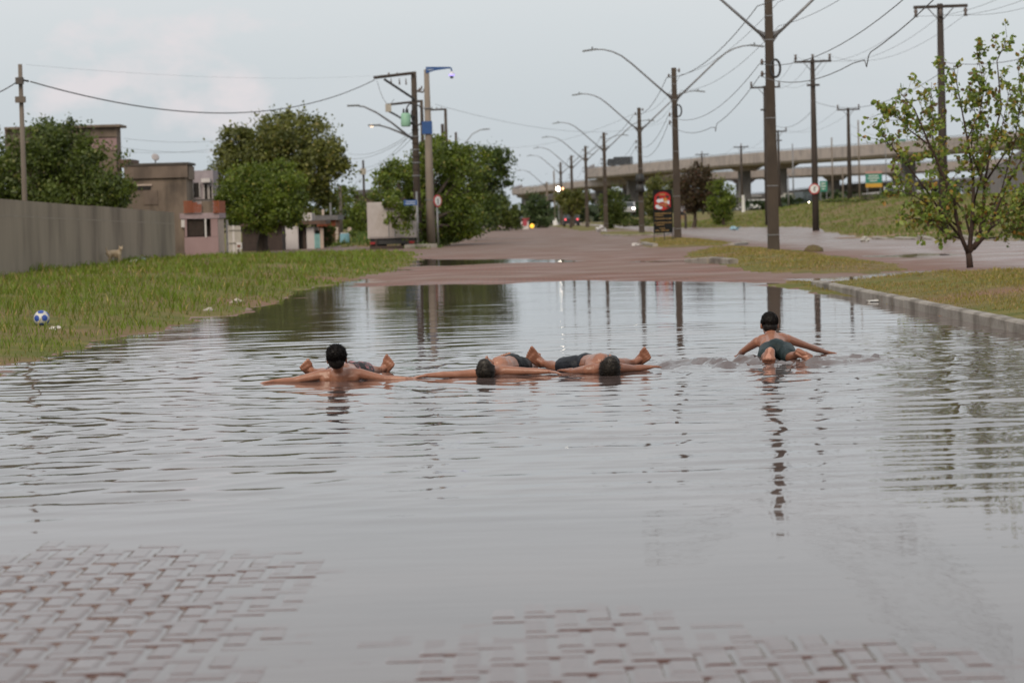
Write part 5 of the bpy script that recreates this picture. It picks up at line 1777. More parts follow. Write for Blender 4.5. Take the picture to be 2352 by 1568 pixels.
WALLM = mat('wall_concrete', (0.315, 0.258, 0.200), (0.245, 0.198, 0.152), scale=0.9, rough=0.92, bump=0.3, bscale=30, stretch=(1.0, 1.0, 0.30), c3=(0.150, 0.118, 0.090), scale3=0.34, lo=0.25, hi=0.75)
OLDC = stained('old_concrete', (0.235, 0.180, 0.140), (0.135, 0.104, 0.083), (0.048, 0.038, 0.032))
OLDC2 = stained('old_render', (0.20, 0.150, 0.120), (0.13, 0.098, 0.080), (0.075, 0.058, 0.048))
PINK = stained('pink_render', (0.33, 0.225, 0.23), (0.26, 0.17, 0.172), (0.20, 0.132, 0.12))
WHITEW = stained('white_render', (0.62, 0.58, 0.58), (0.52, 0.48, 0.47), (0.40, 0.35, 0.32))
BRICK = mat('red_brick', (0.34, 0.095, 0.045), (0.25, 0.075, 0.038), scale=9, rough=0.9, bump=0.5)
BRICK2 = mat('brown_brick', (0.20, 0.10, 0.065), (0.14, 0.075, 0.05), scale=9, rough=0.9, bump=0.5)
DARKIN = mat('dark_interior', (0.020, 0.017, 0.016), (0.028, 0.024, 0.022), scale=3, rough=0.9)
CREAM = mat('cream_paint', (0.52, 0.42, 0.36), (0.42, 0.33, 0.28), scale=4, rough=0.8)
GATE = mat('painted_gate', (0.45, 0.41, 0.37), (0.36, 0.32, 0.29), scale=5, rough=0.7, stretch=(1, 1, 0.2))
RUST = mat('rust_dark', (0.075, 0.050, 0.042), (0.05, 0.036, 0.03), scale=7, rough=0.8)
TILE = mat('old_roof', (0.14, 0.085, 0.065), (0.09, 0.06, 0.05), scale=5, rough=0.9, bump=0.5)


def concrete_wall():
    """runs along the verge; top drops a little with the ground"""
    y0, y1, n = 34.0, 94.6, 11
    root = thing('concrete_wall', 'long grey rain-streaked concrete wall along the verge', 'wall', (-12.0, 64, gz(-12.0, 64)))
    ztop = lambda y: 2.03 - 0.28 * (y - 64.5) / 30.1
    for k in range(n):
        a, b = y0 + (y1 - y0) * k / n, y0 + (y1 - y0) * (k + 1) / n
        dx = rnd.uniform(-0.002, 0.002)
        X = lambda y: -12.2 + 0.5 * (y - 64.5) / 30.1 + dx
        dz = rnd.uniform(-0.008, 0.010)
        for nm, lo, hi, pr in (('panel', lambda y: -0.2, lambda y: ztop(y) - 0.409, 0.0), ('top_course', lambda y: ztop(y) - 0.405, lambda y: ztop(y) + dz, -0.008)):
            mb = MB()
            g = 0.001
            P = []
            for y in (a + g, b - g):
                for x in (X(y) + pr, X(y) - 0.16):
                    P += [(x, y, lo(y)), (x, y, hi(y))]
            mb.add(P, [(0, 1, 5, 4), (2, 6, 7, 3), (1, 3, 7, 5), (0, 4, 6, 2), (0, 2, 3, 1), (4, 5, 7, 6)])
            part(nm, mb, WALLM, root)
        P = []
        for y in (a, b):
            for x in (X(y) + 0.004, X(y) - 0.05):
                P += [(x, y, ztop(y) - 0.418), (x, y, ztop(y) - 0.398)]
        part('joint_line', MB().add(P, [(0, 1, 5, 4), (2, 6, 7, 3), (1, 3, 7, 5), (0, 4, 6, 2), (0, 2, 3, 1), (4, 5, 7, 6)]), mat('joint_mortar', (0.33, 0.285, 0.235), (0.26, 0.22, 0.18), scale=2, rough=0.95), root)


concrete_wall()


class House:
    """pieces given as rectangles on the picture (x0, x1, y0, y1) at a distance, with real depth behind"""

    def __init__(self, name, label, cat, px, d, group=None):
        p = at(px, 560, d)
        self.d = d
        self.root = thing(name, label, cat, (p.x, d, gz(p.x, d)), group)

    def rect(self, x0, x1, y0, y1, dd=0.0):
        d = self.d + dd
        c = at((x0 + x1) / 2, (y0 + y1) / 2, d)
        return c, (x1 - x0) * d / F, (y1 - y0) * d / F

    def block(self, nm, x0, x1, y0, y1, m, dd=0.0, deep=0.3, parent=None, down=False, label=None):
        c, w, h = self.rect(x0, x1, y0, y1, dd)
        mb = MB()
        z0 = c.z - h / 2
        if down:
            z0 = min(z0, gz(c.x, c.y) - 0.15)
        mb.bx(c.x - w / 2, c.x + w / 2, c.y, c.y + deep, z0, c.z + h / 2)
        return part(nm, mb, m, parent or self.root, label=label)

    def bars(self, nm, x0, x1, y0, y1, n, m, dd=0.0, parent=None, t=0.02):
        c, w, h = self.rect(x0, x1, y0, y1, dd)
        for k in range(n):
            x = c.x - w / 2 + w * (k + 0.5) / n
            part(nm, MB().bx(x - t, x + t, c.y, c.y + 0.03, c.z - h / 2, c.z + h / 2), m, parent or self.root)

    def bricks(self, x0, x1, y0, y1, m, rows, cols, dd=0.0, deep=0.14, parent=None, ragged=False):
        c, w, h = self.rect(x0, x1, y0, y1, dd)
        bw, bh = w / cols, h / rows
        me = MB().box((0, 0, 0), (bw - 0.014, deep, bh - 0.012)).mesh('brick')
        me.materials.append(m)
        for r_ in range(rows):
            for k in range(cols):
                x = c.x - w / 2 + bw * (k + 0.5 + (0.25 if r_ % 2 else -0.0))
                if x + bw / 2 > c.x + w / 2 + bw * 0.3 or (ragged and r_ > rows - 3 and k > cols - 1 - (r_ - rows + 3) * 2):
                    continue
                o = link('brick', me, None, parent or self.root)
                o.location = Vector((x, c.y + deep / 2 + rnd.uniform(-0.006, 0.006), c.z - h / 2 + bh * (r_ + 0.5))) - ORG[self.root.name]


def houses():
    # old two-storey house behind the left tree
    h = House('old_house', 'tall weathered two-storey house half hidden by the left tree', 'house', 150, 132)
    h.block('wall', 14, 268, 295, 480, OLDC2, 0, 1.7, down=True)
    rf = h.block('roof', 10, 275, 289, 294.5, OLDC, -0.35, 2.3)
    h.block('fascia', 120, 268, 297, 316, OLDC, -0.08, 0.07)
    h.block('window', 267.0, 268.6, 322, 338, DARKIN, 0.5, 0.7)
    h.block('patch', 200, 268, 318, 345, PINK, -0.05, 0.045)
    h.block('roof_slope', 272, 300, 366, 384, TILE, -1.0, 3.0)
    # raw concrete house
    h = House('concrete_house', 'unpainted blackened concrete house with a flat roof behind the wall end', 'house', 370, 110)
    b = h.block('wall', 288, 430, 380.4, 600, OLDC, 0, 2.3, down=True)
    h.block('roof_slab', 286, 432, 374.5, 380, mat('slab_dark', (0.06, 0.05, 0.045), (0.10, 0.085, 0.075), scale=3, rough=0.9), -0.16, 2.6)
    h.block('parapet', 290, 430, 380.5, 409, OLDC2, -0.12, 0.11)
    h.block('roof_beam', 430.4, 434, 381, 412, OLDC, 0.3, 1.9)
    w = h.block('vent_window', 313, 346, 428, 436, DARKIN, -0.03, 0.05)
    h.block('lintel', 309, 349, 423, 427, CREAM, -0.06, 0.05, parent=w)
    h.block('render_patch', 330, 362, 438, 470, OLDC2, -0.04, 0.035)
    dish = MB()
    c = at(357, 361, 112)
    dish.tube([at(357, 374, 112), c], 0.03, 6)
    part('dish_stand', dish, STEEL, h.root)
    dm = MB()
    M = Matrix.Rotation(0.5, 3, 'Z') @ Matrix.Rotation(1.1, 3, 'X')
    for v in ICO_V:
        pass
    dm.ell(c, (0.17, 0.17, 0.03), M)
    part('satellite_dish', dm, mat('dish_grey', (0.42, 0.38, 0.37), (0.34, 0.3, 0.3), scale=5, rough=0.5), h.root, True)
    # narrow mauve house between them
    h = House('mauve_house', 'narrow mauve upper storey with dark windows between concrete house and tree', 'house', 462, 116)
    h.block('wall', 436, 492, 392, 600, mat('mauve_render', (0.36, 0.31, 0.33), (0.28, 0.24, 0.26), scale=3, rough=0.9), 0, 2.0, down=True)
    for x0, x1, y0, y1 in ((445, 457, 420, 452), (470, 476, 424, 456), (482, 486, 428, 458)):
        w = h.block('window', x0, x1, y0, y1, DARKIN, -0.05, 0.045)
        h.block('frame', x0 - 2.5, x0 - 0.5, y0 - 1, y1 + 1, WHITEW, -0.08, 0.05, parent=w)
        h.block('frame', x1 + 0.5, x1 + 2.5, y0 - 1, y1 + 1, WHITEW, -0.08, 0.05, parent=w)
    h.block('pillar', 432, 441, 412, 462, CREAM, -0.3, 0.2)
    h.block('awning', 462, 482, 410, 419, WHITEW, -0.35, 0.3)
    # pink house
    h = House('pink_house', 'small faded pink house with a broken red brick parapet', 'house', 470, 105.5)
    h.block('side_wall', 411, 424, 503, 590, OLDC, 0.12, 3.0, down=True)
    h.block('wall', 424.2, 502, 544, 590, PINK, 0, 0.2, down=True)
    h.block('pillar', 484, 500, 502, 543.7, PINK, 0, 0.2)
    h.block('pillar', 424.2, 429, 503, 543.7, PINK, 0, 0.2)
    h.block('back_wall', 424, 499, 503, 586, RUST, 0.5, 1.9, down=True)
    h.block('balcony_slab', 413, 503, 489.5, 502, mat('pink_slab', (0.36, 0.275, 0.30), (0.28, 0.21, 0.225), scale=4, rough=0.9), -0.03, 2.5)
    w = h.block('window', 429.3, 470, 505, 541, DARKIN, 0.25, 0.05)
    h.bars('bar', 430, 468, 505, 542, 13, RUST, 0.1, w, 0.014)
    h.block('white_post', 470.3, 474, 502.5, 545, WHITEW, -0.03, 0.09)
    h.block('meter_box', 416, 424, 505, 522, WHITEW, -0.02, 0.12)
    h.bricks(421, 462, 461, 489, BRICK, 7, 8, -0.12, 0.14, None, True)
    h.block('parapet', 463, 488, 462, 489.2, OLDC, 0.0, 0.14)
    h.block('coping', 440, 490, 457.5, 461.5, mat('coping_dark', (0.06, 0.055, 0.05), (0.09, 0.08, 0.07), scale=4, rough=0.9), 0.15, 0.2)
    h.bricks(489, 503, 461, 489, BRICK, 7, 3, -0.12, 0.14)
    h.block('parapet_return', 501.5, 503.2, 461, 489, BRICK, 0.05, 2.3)
    h.block('side_wall', 498, 502, 503, 590, CREAM, 0.22, 2.2, down=True)
    dr = h.block('door', 501.8, 502.6, 512, 588, RUST, 1.0, 0.9, down=True)
    h.block('handle', 502.6, 503.2, 548, 553, STEEL, 1.1, 0.06, parent=dr)
    h.block('gate_post', 519.3, 524, 505, 592, WHITEW, 2.6, 0.2, down=True)
    # gate beside it
    g = House('yard_gate', 'pale weathered double gate leading into the yard under the green tree', 'gate', 538, 106)
    for k in range(6):
        g.block('board', 524.4 + k * 4.9, 528.9 + k * 4.9, 518 + (k % 2), 588, GATE if k != 2 else WHITEW, 0.0 + 0.01 * (k % 2), 0.05, down=True)
    g.block('rail', 524.4, 553, 555, 558, GATE, -0.05, 0.045)
    g.block('rail', 524.4, 553, 526, 528.5, GATE, -0.05, 0.045)
    p = House('letter_box', 'small white letter box on a post beside the pale gate', 'letter box', 548, 104)
    p.block('post', 546, 549, 572, 592, RUST, 0.03, 0.06, down=True)
    bx = p.block('box', 543, 555, 557, 572, WHITEW, 0, 0.2)
    p.block('slot', 545, 552, 562, 568, mat('rust_red', (0.22, 0.09, 0.06), (0.16, 0.07, 0.05), scale=5, rough=0.8), -0.03, 0.025, parent=bx)
    # dark shed under the tree
    s = House('dark_shed', 'dark lean-to shed in the shade under the bright green tree', 'shed', 600, 122)
    s.block('wall', 556, 648, 520, 590, RUST, 0, 2.0, down=True)
    s.block('roof', 550, 652, 512, 519.5, TILE, -0.4, 2.8)
    # white houses on the side street
    h = House('white_house', 'white-walled house with a dark doorway on the side street', 'house', 690, 126)
    h.block('wall', 650, 685, 514, 580, WHITEW, 0, 3.0, down=True)
    d_ = h.block('doorway', 685.3, 704, 516, 578, DARKIN, 0.4, 0.1, down=True)
    h.block('door', 696, 703, 522, 578, RUST, 0.3, 0.05, parent=d_, down=True)
    h.block('wall', 704.3, 722, 522, 578, WHITEW, 0, 3.0, down=True)
    h.block('roof', 680, 748, 507, 515.5, TILE, -0.35, 3.6)
    h.block('upper_wall', 694, 716, 489, 506.5, WHITEW, 0.4, 2.0)
    h.block('upper_wall', 650, 672, 500, 513.5, WHITEW, 0.4, 2.0)
    gt = h.block('gate', 722.3, 735, 537, 576, mat('turquoise', (0.20, 0.46, 0.47), (0.17, 0.38, 0.39), scale=4, rough=0.6), 0.05, 0.05, down=True)
    h.bars('gate_bar', 723, 734.5, 538, 570, 5, mat('turquoise_light', (0.30, 0.56, 0.56), (0.25, 0.48, 0.48), scale=4, rough=0.6), 0.0, gt, 0.03)
    h.block('wall', 735.3, 743, 524, 576, CREAM, 0.0, 0.2, down=True)
    h = House('brick_house', 'brown brick house with a flat grey roof beyond the white one', 'house', 755, 138)
    h.block('wall', 728, 770, 506, 580, BRICK2, 0, 4.0, down=True)
    h.bricks(728, 770, 506, 520, BRICK, 4, 9, -0.13, 0.12)
    h.block('roof', 722, 776, 494.5, 505.5, mat('roof_grey', (0.17, 0.16, 0.165), (0.12, 0.115, 0.12), scale=4, rough=0.9), -0.4, 4.8)
    h.block('vent_pipe', 739, 744, 481, 494, CREAM, 0.4, 0.25)
    h.block('vent_pipe', 757, 761, 466, 494, STEEL, 0.8, 0.2)
    h.block('gate_pillar', 771, 777, 522, 580, CREAM, -0.3, 0.3, down=True)
    h.block('gate_pillar', 799, 807, 522, 570, CREAM, 0.5, 0.3, down=True)
    h = House('grey_house', 'grey-roofed house glimpsed at the end of the side street', 'house', 835, 235)
    h.block('wall', 815, 860, 448, 560, OLDC2, 0, 5, down=True)
    h.block('roof', 808, 868, 436, 447.5, mat('roof_slate', (0.13, 0.13, 0.135), (0.10, 0.10, 0.105), scale=3, rough=0.9), -0.6, 6.5)
    h.block('window', 828, 838, 466, 480, DARKIN, -0.05, 0.045)


houses()


def water_tank():
    c = at(792, 557, 131)
    z = gz(c.x, c.y)
    root = thing('plastic_barrel', 'light blue plastic barrel beside the low leafy shrub', 'barrel', (c.x, c.y, z))
    part('body', MB().tube([(c.x, c.y, z), (c.x, c.y, z + 0.05), (c.x, c.y, z + 0.42), (c.x, c.y, z + 0.46)], [0.2, 0.23, 0.23, 0.18], 12), mat('barrel_blue', (0.22, 0.42, 0.50), (0.18, 0.35, 0.43), scale=4, rough=0.5), root)
    part('lid', MB().tube([(c.x, c.y, z + 0.462), (c.x, c.y, z + 0.50)], 0.2, 12), WHITEW, root)


water_tank()


def truck():
    d = 116.0
    k = d / F
    x0 = at(845, 560, d).x
    g = gz(x0 + 1, d)
    root = thing('box_truck', 'parked box truck seen from behind, pale body and black chassis', 'truck', (x0 + 1.05, d, g))
    z0 = at(850, 548, d).z
    z1 = z0 + 1.55
    x1 = x0 + 2.1
    wht = mat('truck_white', (0.50, 0.455, 0.45), (0.42, 0.375, 0.36), scale=2, rough=0.6, c3=(0.36, 0.31, 0.28), scale3=0.7)
    box = part('cargo_box', MB().bx(x0, x1, d, d + 5.2, z0, z1), wht, root)
    part('door', MB().bx(x0 + 0.06, x0 + 1.04, d - 0.035, d - 0.003, z0 + 0.06, z1 - 0.06), wht, box)
    part('door', MB().bx(x0 + 1.06, x1 - 0.06, d - 0.035, d - 0.003, z0 + 0.06, z1 - 0.06), wht, box)
    for x in (x0 + 0.92, x0 + 1.18):
        part('lock_bar', MB().tube([(x, d - 0.05, z0 + 0.05), (x, d - 0.05, z1 - 0.05)], 0.018, 6), STEEL, box)
    ch = part('chassis', MB().bx(x0 + 0.1, x1 - 0.1, d + 0.1, d + 6.6, z0 - 0.26, z0 - 0.004), DARK, root)
    part('rear_bumper', MB().bx(x0 + 0.08, x1 - 0.08, d - 0.02, d + 0.08, z0 - 0.46, z0 - 0.33), RUST, root)
    for x in (x0 + 0.35, x1 - 0.35):
        part('bumper_bracket', MB().bx(x - 0.04, x + 0.04, d, d + 0.07, z0 - 0.33, z0 - 0.01), RUST, root)
        part('mudguard', MB().bx(x - 0.28, x + 0.28, d + 0.6, d + 0.63, z0 - 0.62, z0 - 0.27), DARK, root)
        for y in (d + 1.3, d + 5.7):
            r = 0.40
            w = part('wheel', MB().tube([(x - 0.2, y, g + r), (x + 0.2, y, g + r)], r, 18), DARK, root)
            part('hub', MB().tube([(x - 0.215, y, g + r), (x + 0.215, y, g + r)], 0.17, 12), STEEL, w)
    for x in (x0 + 0.2, x1 - 0.2):
        part('tail_light', MB().box((x, d - 0.03, z0 - 0.20), (0.22, 0.04, 0.10)), mat('lens_red', (0.30, 0.02, 0.02), (0.25, 0.02, 0.02), scale=5, rough=0.3), root)
    cb = part('cab', MB().bx(x0 + 0.1, x1 - 0.1, d + 5.3, d + 6.9, z0 - 0.3, z0 + 1.1), mat('cab_blue', (0.08, 0.10, 0.16), (0.06, 0.08, 0.13), scale=3, rough=0.4), root)
    part('window', MB().bx(x0 + 0.2, x1 - 0.2, d + 6.902, d + 6.92, z0 + 0.4, z0 + 1.0), DARKIN, cb)


truck()


# ------------------------------------------------------------------ elevated highway
VIA = stained('viaduct_concrete', (0.42, 0.36, 0.335), (0.35, 0.305, 0.288), (0.285, 0.25, 0.24))  # paled and greyed: distant haze is put into the concrete colour
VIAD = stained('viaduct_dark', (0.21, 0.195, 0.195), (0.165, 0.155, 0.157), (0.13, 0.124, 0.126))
RAILM = mat('rail_grey', (0.12, 0.118, 0.12), (0.10, 0.10, 0.10), scale=2, rough=0.7)


def viaduct(name, label, pts, width, girder, parapet, nseg, piers, m=VIA, soffit=VIAD, pier_w=3.0, pier_m=VIAD):
    P = [Vector(p) for p in pts]
    mid = P[len(P) // 2]
    root = thing(name, label, 'overpass', (mid.x, mid.y, 0), 'elevated highway ramps')
    seg = [(P[i + 1] - P[i]).length for i in range(len(P) - 1)]
    tot = sum(seg)

    def pos(s):
        s = max(0, min(tot, s))
        for i, l_ in enumerate(seg):
            if s <= l_ or i == len(seg) - 1:
                return P[i].lerp(P[i + 1], s / l_), (P[i + 1] - P[i]).normalized()
            s -= l_
    for k in range(nseg):
        a, ta = pos(tot * k / nseg + 0.06)
        b, tb = pos(tot * (k + 1) / nseg - 0.06)
        na = Vector((ta.y, -ta.x, 0)).normalized()
        nb = Vector((tb.y, -tb.x, 0)).normalized()
        if k and True:
            pass
        h = width / 2
        sec = [(-h, 0), (h, 0), (h, -girder * 0.82), (h * 0.92, -girder), (-h * 0.92, -girder), (-h, -girder * 0.82)]
        sec[0:2] = [(-h, 0), (-h + 0.3, 0), (-h + 0.3, -parapet), (h - 0.3, -parapet), (h - 0.3, 0), (h, 0)]
        n = len(sec)
        V = [a + na * u + Vector((0, 0, w)) for u, w in sec] + [b + nb * u + Vector((0, 0, w)) for u, w in sec]
        Fc = [(i, (i + 1) % n, n + (i + 1) % n, n + i) for i in range(n)] + [tuple(range(n - 1, -1, -1)), tuple(range(n, 2 * n))]
        g = part('deck_segment', MB().add(V, Fc), m, root)
        rl = MB()
        for u in (-h + 0.15, h - 0.15):
            rl.tube([a + na * u + Vector((0, 0, 0.28)), b + nb * u + Vector((0, 0, 0.28))], 0.07, 5)
            rl.tube([a.lerp(b, 0.5) + na * u, a.lerp(b, 0.5) + na * u + Vector((0, 0, 0.28))], 0.06, 5)
        part('railing', rl, RAILM, g)
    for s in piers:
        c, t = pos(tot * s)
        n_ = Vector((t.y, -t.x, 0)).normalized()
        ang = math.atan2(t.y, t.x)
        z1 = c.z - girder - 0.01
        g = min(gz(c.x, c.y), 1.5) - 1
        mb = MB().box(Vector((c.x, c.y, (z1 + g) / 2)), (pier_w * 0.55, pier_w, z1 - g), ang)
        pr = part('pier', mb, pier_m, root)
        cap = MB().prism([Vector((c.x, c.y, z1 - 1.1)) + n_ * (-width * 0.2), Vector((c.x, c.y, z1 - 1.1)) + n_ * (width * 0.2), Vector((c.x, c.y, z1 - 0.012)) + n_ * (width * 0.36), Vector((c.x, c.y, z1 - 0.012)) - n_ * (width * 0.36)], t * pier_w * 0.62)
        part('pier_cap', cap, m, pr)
    return root


def up(px, py, d):
    return at(px, py, d)


viaduct('overpass', 'high light concrete overpass crossing the whole right side', [up(1404, 377, 1010), up(1393, 385, 880), up(1389, 388, 835), up(1555, 371, 770), up(1755, 352, 705), up(2010, 334, 640), up(2430, 300, 565)], 13, 3.15, 0.85, 17, [0.26, 0.44, 0.645, 0.70, 0.86])
viaduct('overpass', 'lower curving overpass ramp reaching farthest to the left', [up(1225, 424, 1150), up(1206, 431, 1010), up(1208, 434, 960), up(1330, 418, 900), up(1450, 407, 840), up(1755, 391, 760), up(2100, 377, 690), up(2430, 360, 640)], 10, 2.4, 0.8, 16, [0.12, 0.2, 0.27, 0.36, 0.45, 0.52, 0.58, 0.62, 0.655, 0.69, 0.725, 0.76, 0.82, 0.88], pier_w=3.0)
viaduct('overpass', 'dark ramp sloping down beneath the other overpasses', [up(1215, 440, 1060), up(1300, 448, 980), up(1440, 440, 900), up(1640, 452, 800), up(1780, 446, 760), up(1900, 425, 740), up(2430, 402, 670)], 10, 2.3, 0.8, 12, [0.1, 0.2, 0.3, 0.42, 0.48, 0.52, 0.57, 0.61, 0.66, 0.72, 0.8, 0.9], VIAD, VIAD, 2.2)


def toll_building():
    d = 760.0
    root = thing('highway_building', 'long low grey building with dark openings beneath the overpasses', 'building', (at(1820, 480, d).x, d, 1.5))
    x0, x1 = at(1640, 470, d).x, at(2140, 470, d).x
    part('wall', MB().bx(x0, x1, d, d + 12, 0, 5.2), mat('building_grey', (0.46, 0.44, 0.43), (0.38, 0.36, 0.355), scale=0.3, rough=0.9), root)
    part('roof', MB().bx(x0 - 1, x1 + 1, d - 1.5, d + 13, 5.21, 5.9), mat('roof_white', (0.42, 0.42, 0.44), (0.34, 0.34, 0.36), scale=0.4, rough=0.8), root)
    n = 18
    for k in range(n):
        a = x0 + (x1 - x0) * (k + 0.2) / n
        part('opening', MB().bx(a, a + (x1 - x0) / n * 0.55, d - 0.06, d - 0.005, 2.2, 4.6), DARKIN if k % 3 else VIAD, root)


toll_building()


def dirt_path():
    xs = np.linspace(13.6, 26, 40)
    V, Fq = [], []
    for i, x in enumerate(xs):
        for j, o in enumerate((-1.9, -0.7, 0.7, 1.9)):
            y = 112 + 0.75 * (x - 14) + o * (1 + 0.15 * math.sin(i * 1.3 + j))
            V.append((x, y, gz(x, y) + 0.012))
    for i in range(len(xs) - 1):
        for j in range(3):
            Fq.append((i * 4 + j, i * 4 + 4 + j, i * 4 + 5 + j, i * 4 + 1 + j))
    o = link('path', MB().add(V, Fq).mesh('path', smooth=True), mat('red_earth', (0.34, 0.185, 0.125), (0.26, 0.15, 0.10), scale=1.2, rough=0.95, bump=0.4, c3=(0.20, 0.15, 0.07), scale3=0.5))
    tag(o, 'bare reddish earth path across the grass bank', 'path', None, 'structure')


dirt_path()


def sloped_wall():
    root = thing('retaining_wall', 'grey concrete retaining wall under the overpass behind the young tree', 'wall', (at(2330, 500, 300).x, 300, 1.0))
    for k in range(5):
        a, b = at(2215 + 60 * k, 478, 310 - 8 * k), at(2215 + 60 * (k + 1) - 1, 478, 302 - 8 * k)
        z = 3.5 + 1.6 * k
        z2 = 3.5 + 1.6 * (k + 1)
        part('panel', MB().add([(a.x, a.y, 0.5), (b.x, b.y, 0.5), (b.x, b.y, z2), (a.x, a.y, z), (a.x, a.y + 1, 0.5), (b.x, b.y + 1, 0.5), (b.x, b.y + 1, z2), (a.x, a.y + 1, z)], [(0, 1, 2, 3), (5, 4, 7, 6), (3, 2, 6, 7), (1, 5, 6, 2), (4, 0, 3, 7), (0, 4, 5, 1)]), VIAD, root)


sloped_wall()


# ------------------------------------------------------------------ vehicles, far away
GLASS = mat('car_glass', (0.03, 0.035, 0.04), (0.04, 0.045, 0.05), scale=2, rough=0.1)
HEADL = mat('headlight_glow', (0.9, 0.85, 0.8), rough=0.4, emit=(1.0, 0.86, 0.68), estr=14.0)
TAILL = mat('taillight_glow', (0.5, 0.05, 0.05), rough=0.4, emit=(1.0, 0.12, 0.14), estr=1.6)
AMBER = mat('amber_glow', (0.6, 0.35, 0.2), rough=0.4, emit=(1.0, 0.45, 0.22), estr=4.0)


def car(label, px, py, d, col, yaw, kind='car', lights=None, group='vehicles on the far highway', z=None):
    p = at(px, py, d)
    if z is None:
        z = p.z
    o = Vector((p.x, p.y, z))
    M = Matrix.Rotation(yaw, 3, 'Z')
    L_, W_, H_ = {'car': (4.2, 1.75, 1.45), 'van': (5.2, 2.0, 2.3), 'bus': (11.0, 2.5, 3.1), 'truck': (7.5, 2.4, 3.0)}[kind]
    root = thing('parked_car' if False else kind, label, kind, o, group)
    paint = mat('paint_%02d%02d%02d' % tuple(int(c * 99) for c in col), col, tuple(c * 0.85 for c in col), scale=1, rough=0.3, coat=0.4)
    q = lambda x, y, zz: o + M @ Vector((x, y, zz))
    if kind == 'car':
        prof = [(-2.1, .35), (2.1, .35), (2.1, .75), (1.9, .88), (1.05, .95), (.45, 1.42), (-.95, 1.45), (-1.65, .98), (-2.1, .92)]
        gl = [(.92, .97), (.42, 1.36), (-.88, 1.38), (-1.45, 1.0)]
    elif kind == 'truck':
        prof = [(-3.75, .7), (1.6, .7), (1.6, 3.0), (-3.75, 3.0)]
        gl = None
    else:
        prof = [(-L_ / 2, .4), (L_ / 2, .4), (L_ / 2, H_ * 0.55), (L_ / 2 - .25, H_ * 0.97), (L_ / 2 - .5, H_), (-L_ / 2, H_)]
        gl = [(L_ / 2 - .5, H_ * .55), (L_ / 2 - .6, H_ * .88), (-L_ / 2 + .5, H_ * .88), (-L_ / 2 + .5, H_ * .55)]
    body = part('body' if kind != 'truck' else 'cargo_box', MB().prism([q(x, -W_ / 2, zz) for x, zz in prof], M @ Vector((0, W_, 0))), paint, root)
    if gl:
        part('window', MB().prism([q(x, -W_ / 2 - .012, zz) for x, zz in gl], M @ Vector((0, .01, 0))), GLASS, body)
        part('window', MB().prism([q(x, W_ / 2 + .002, zz) for x, zz in gl], M @ Vector((0, .01, 0))), GLASS, body)
        if kind == 'car':
            ws = [((1.06, .97), (.47, 1.41)), ((-1.64, 1.0), (-.97, 1.43))]
        else:
            ws = [((L_ / 2 + .01, H_ * .5), (L_ / 2 - .22, H_ * .93)), ((-L_ / 2 - .01, H_ * .55), (-L_ / 2 - .01, H_ * .9))]
        for (a, b) in ws:
            s = 1 if a[0] > 0 else -1
            part('windscreen', MB().add([q(a[0] + .012 * s, -W_ * .42, a[1]), q(a[0] + .012 * s, W_ * .42, a[1]), q(b[0] + .012 * s, W_ * .38, b[1]), q(b[0] + .012 * s, -W_ * .38, b[1])], [(0, 1, 2, 3)]), GLASS, body)
    else:
        cb = part('cab', MB().prism([q(x, -W_ / 2, zz) for x, zz in ((1.7, .6), (3.75, .6), (3.75, 1.5), (3.4, 2.5), (1.7, 2.55))], M @ Vector((0, W_, 0))), paint, root)
        part('windscreen', MB().add([q(3.765, -1, 1.52), q(3.765, 1, 1.52), q(3.43, 1, 2.4), q(3.43, -1, 2.4)], [(0, 1, 2, 3)]), GLASS, cb)
        part('chassis', MB().prism([q(x, -W_ / 2 + .2, zz) for x, zz in ((-3.7, .45), (3.6, .45), (3.6, .59), (-3.7, .69))], M @ Vector((0, W_ - .4, 0))), DARK, root)
    r = .32 if kind == 'car' else .45
    for x in (L_ * .31, -L_ * .31):
        for s in (-1, 1):
            c = q(x, s * (W_ / 2 - .1), r)
            w = part('wheel', MB().tube([c - M @ Vector((0, .13, 0)), c + M @ Vector((0, .13, 0))], r, 14), DARK, root)
            part('hub', MB().tube([c - M @ Vector((0, .14, 0)), c + M @ Vector((0, .14, 0))], r * .5, 10), STEEL, w)
    for s in (-1, 1):
        part('headlight', MB().ell(q(L_ / 2 - .02, s * W_ * .36, .72 if kind != 'truck' else .95), (.09, .16, .10), M), HEADL if lights in ('front', 'both') else MATS['sign_white'], root)
        part('tail_light', MB().ell(q(-L_ / 2 + .02, s * W_ * .38, .82 if kind != 'truck' else .95), (.06, .12, .10), M), TAILL if lights in ('rear', 'both') else MATS['lens_red'], root)
    return root


FW = -math.pi / 2      # facing the camera
car('white car between the shrub-like tree and the nearest lamp post', 1712, 484, 640, (0.50, 0.50, 0.51), R(175))
car('white van behind the foot of the nearest lamp post', 1740, 481, 620, (0.58, 0.58, 0.58), R(170), 'van')
car('pale car directly right of the nearest lamp post', 1797, 477, 640, (0.46, 0.44, 0.44), R(10))
car('dark truck with lit headlights in front of the pole with the round sign', 1852, 476, 520, (0.05, 0.065, 0.065), FW + 0.25, 'truck', 'front')
car('pale lorry in traffic left of the dark truck', 1818, 475, 600, (0.44, 0.43, 0.40), R(165), 'truck')
car('white van with bright headlights on the crest left of the young tree', 2054, 453, 560, (0.60, 0.60, 0.60), FW + 0.35, 'van', 'front')
car('dark car with glowing tail lights at the far end of the street', 1312, 521, 300, (0.03, 0.03, 0.035), math.pi / 2, 'car', 'rear', 'vehicles at the far end of the street')
car('dark car waiting at the far end of the street', 1183, 527, 300, (0.05, 0.05, 0.055), math.pi / 2, 'car', None, 'vehicles at the far end of the street')
car('car with dazzling headlights among the trees left of the third lamp post', 1440, 478, 300, (0.35, 0.35, 0.36), FW, 'car', 'front', z=1.2)
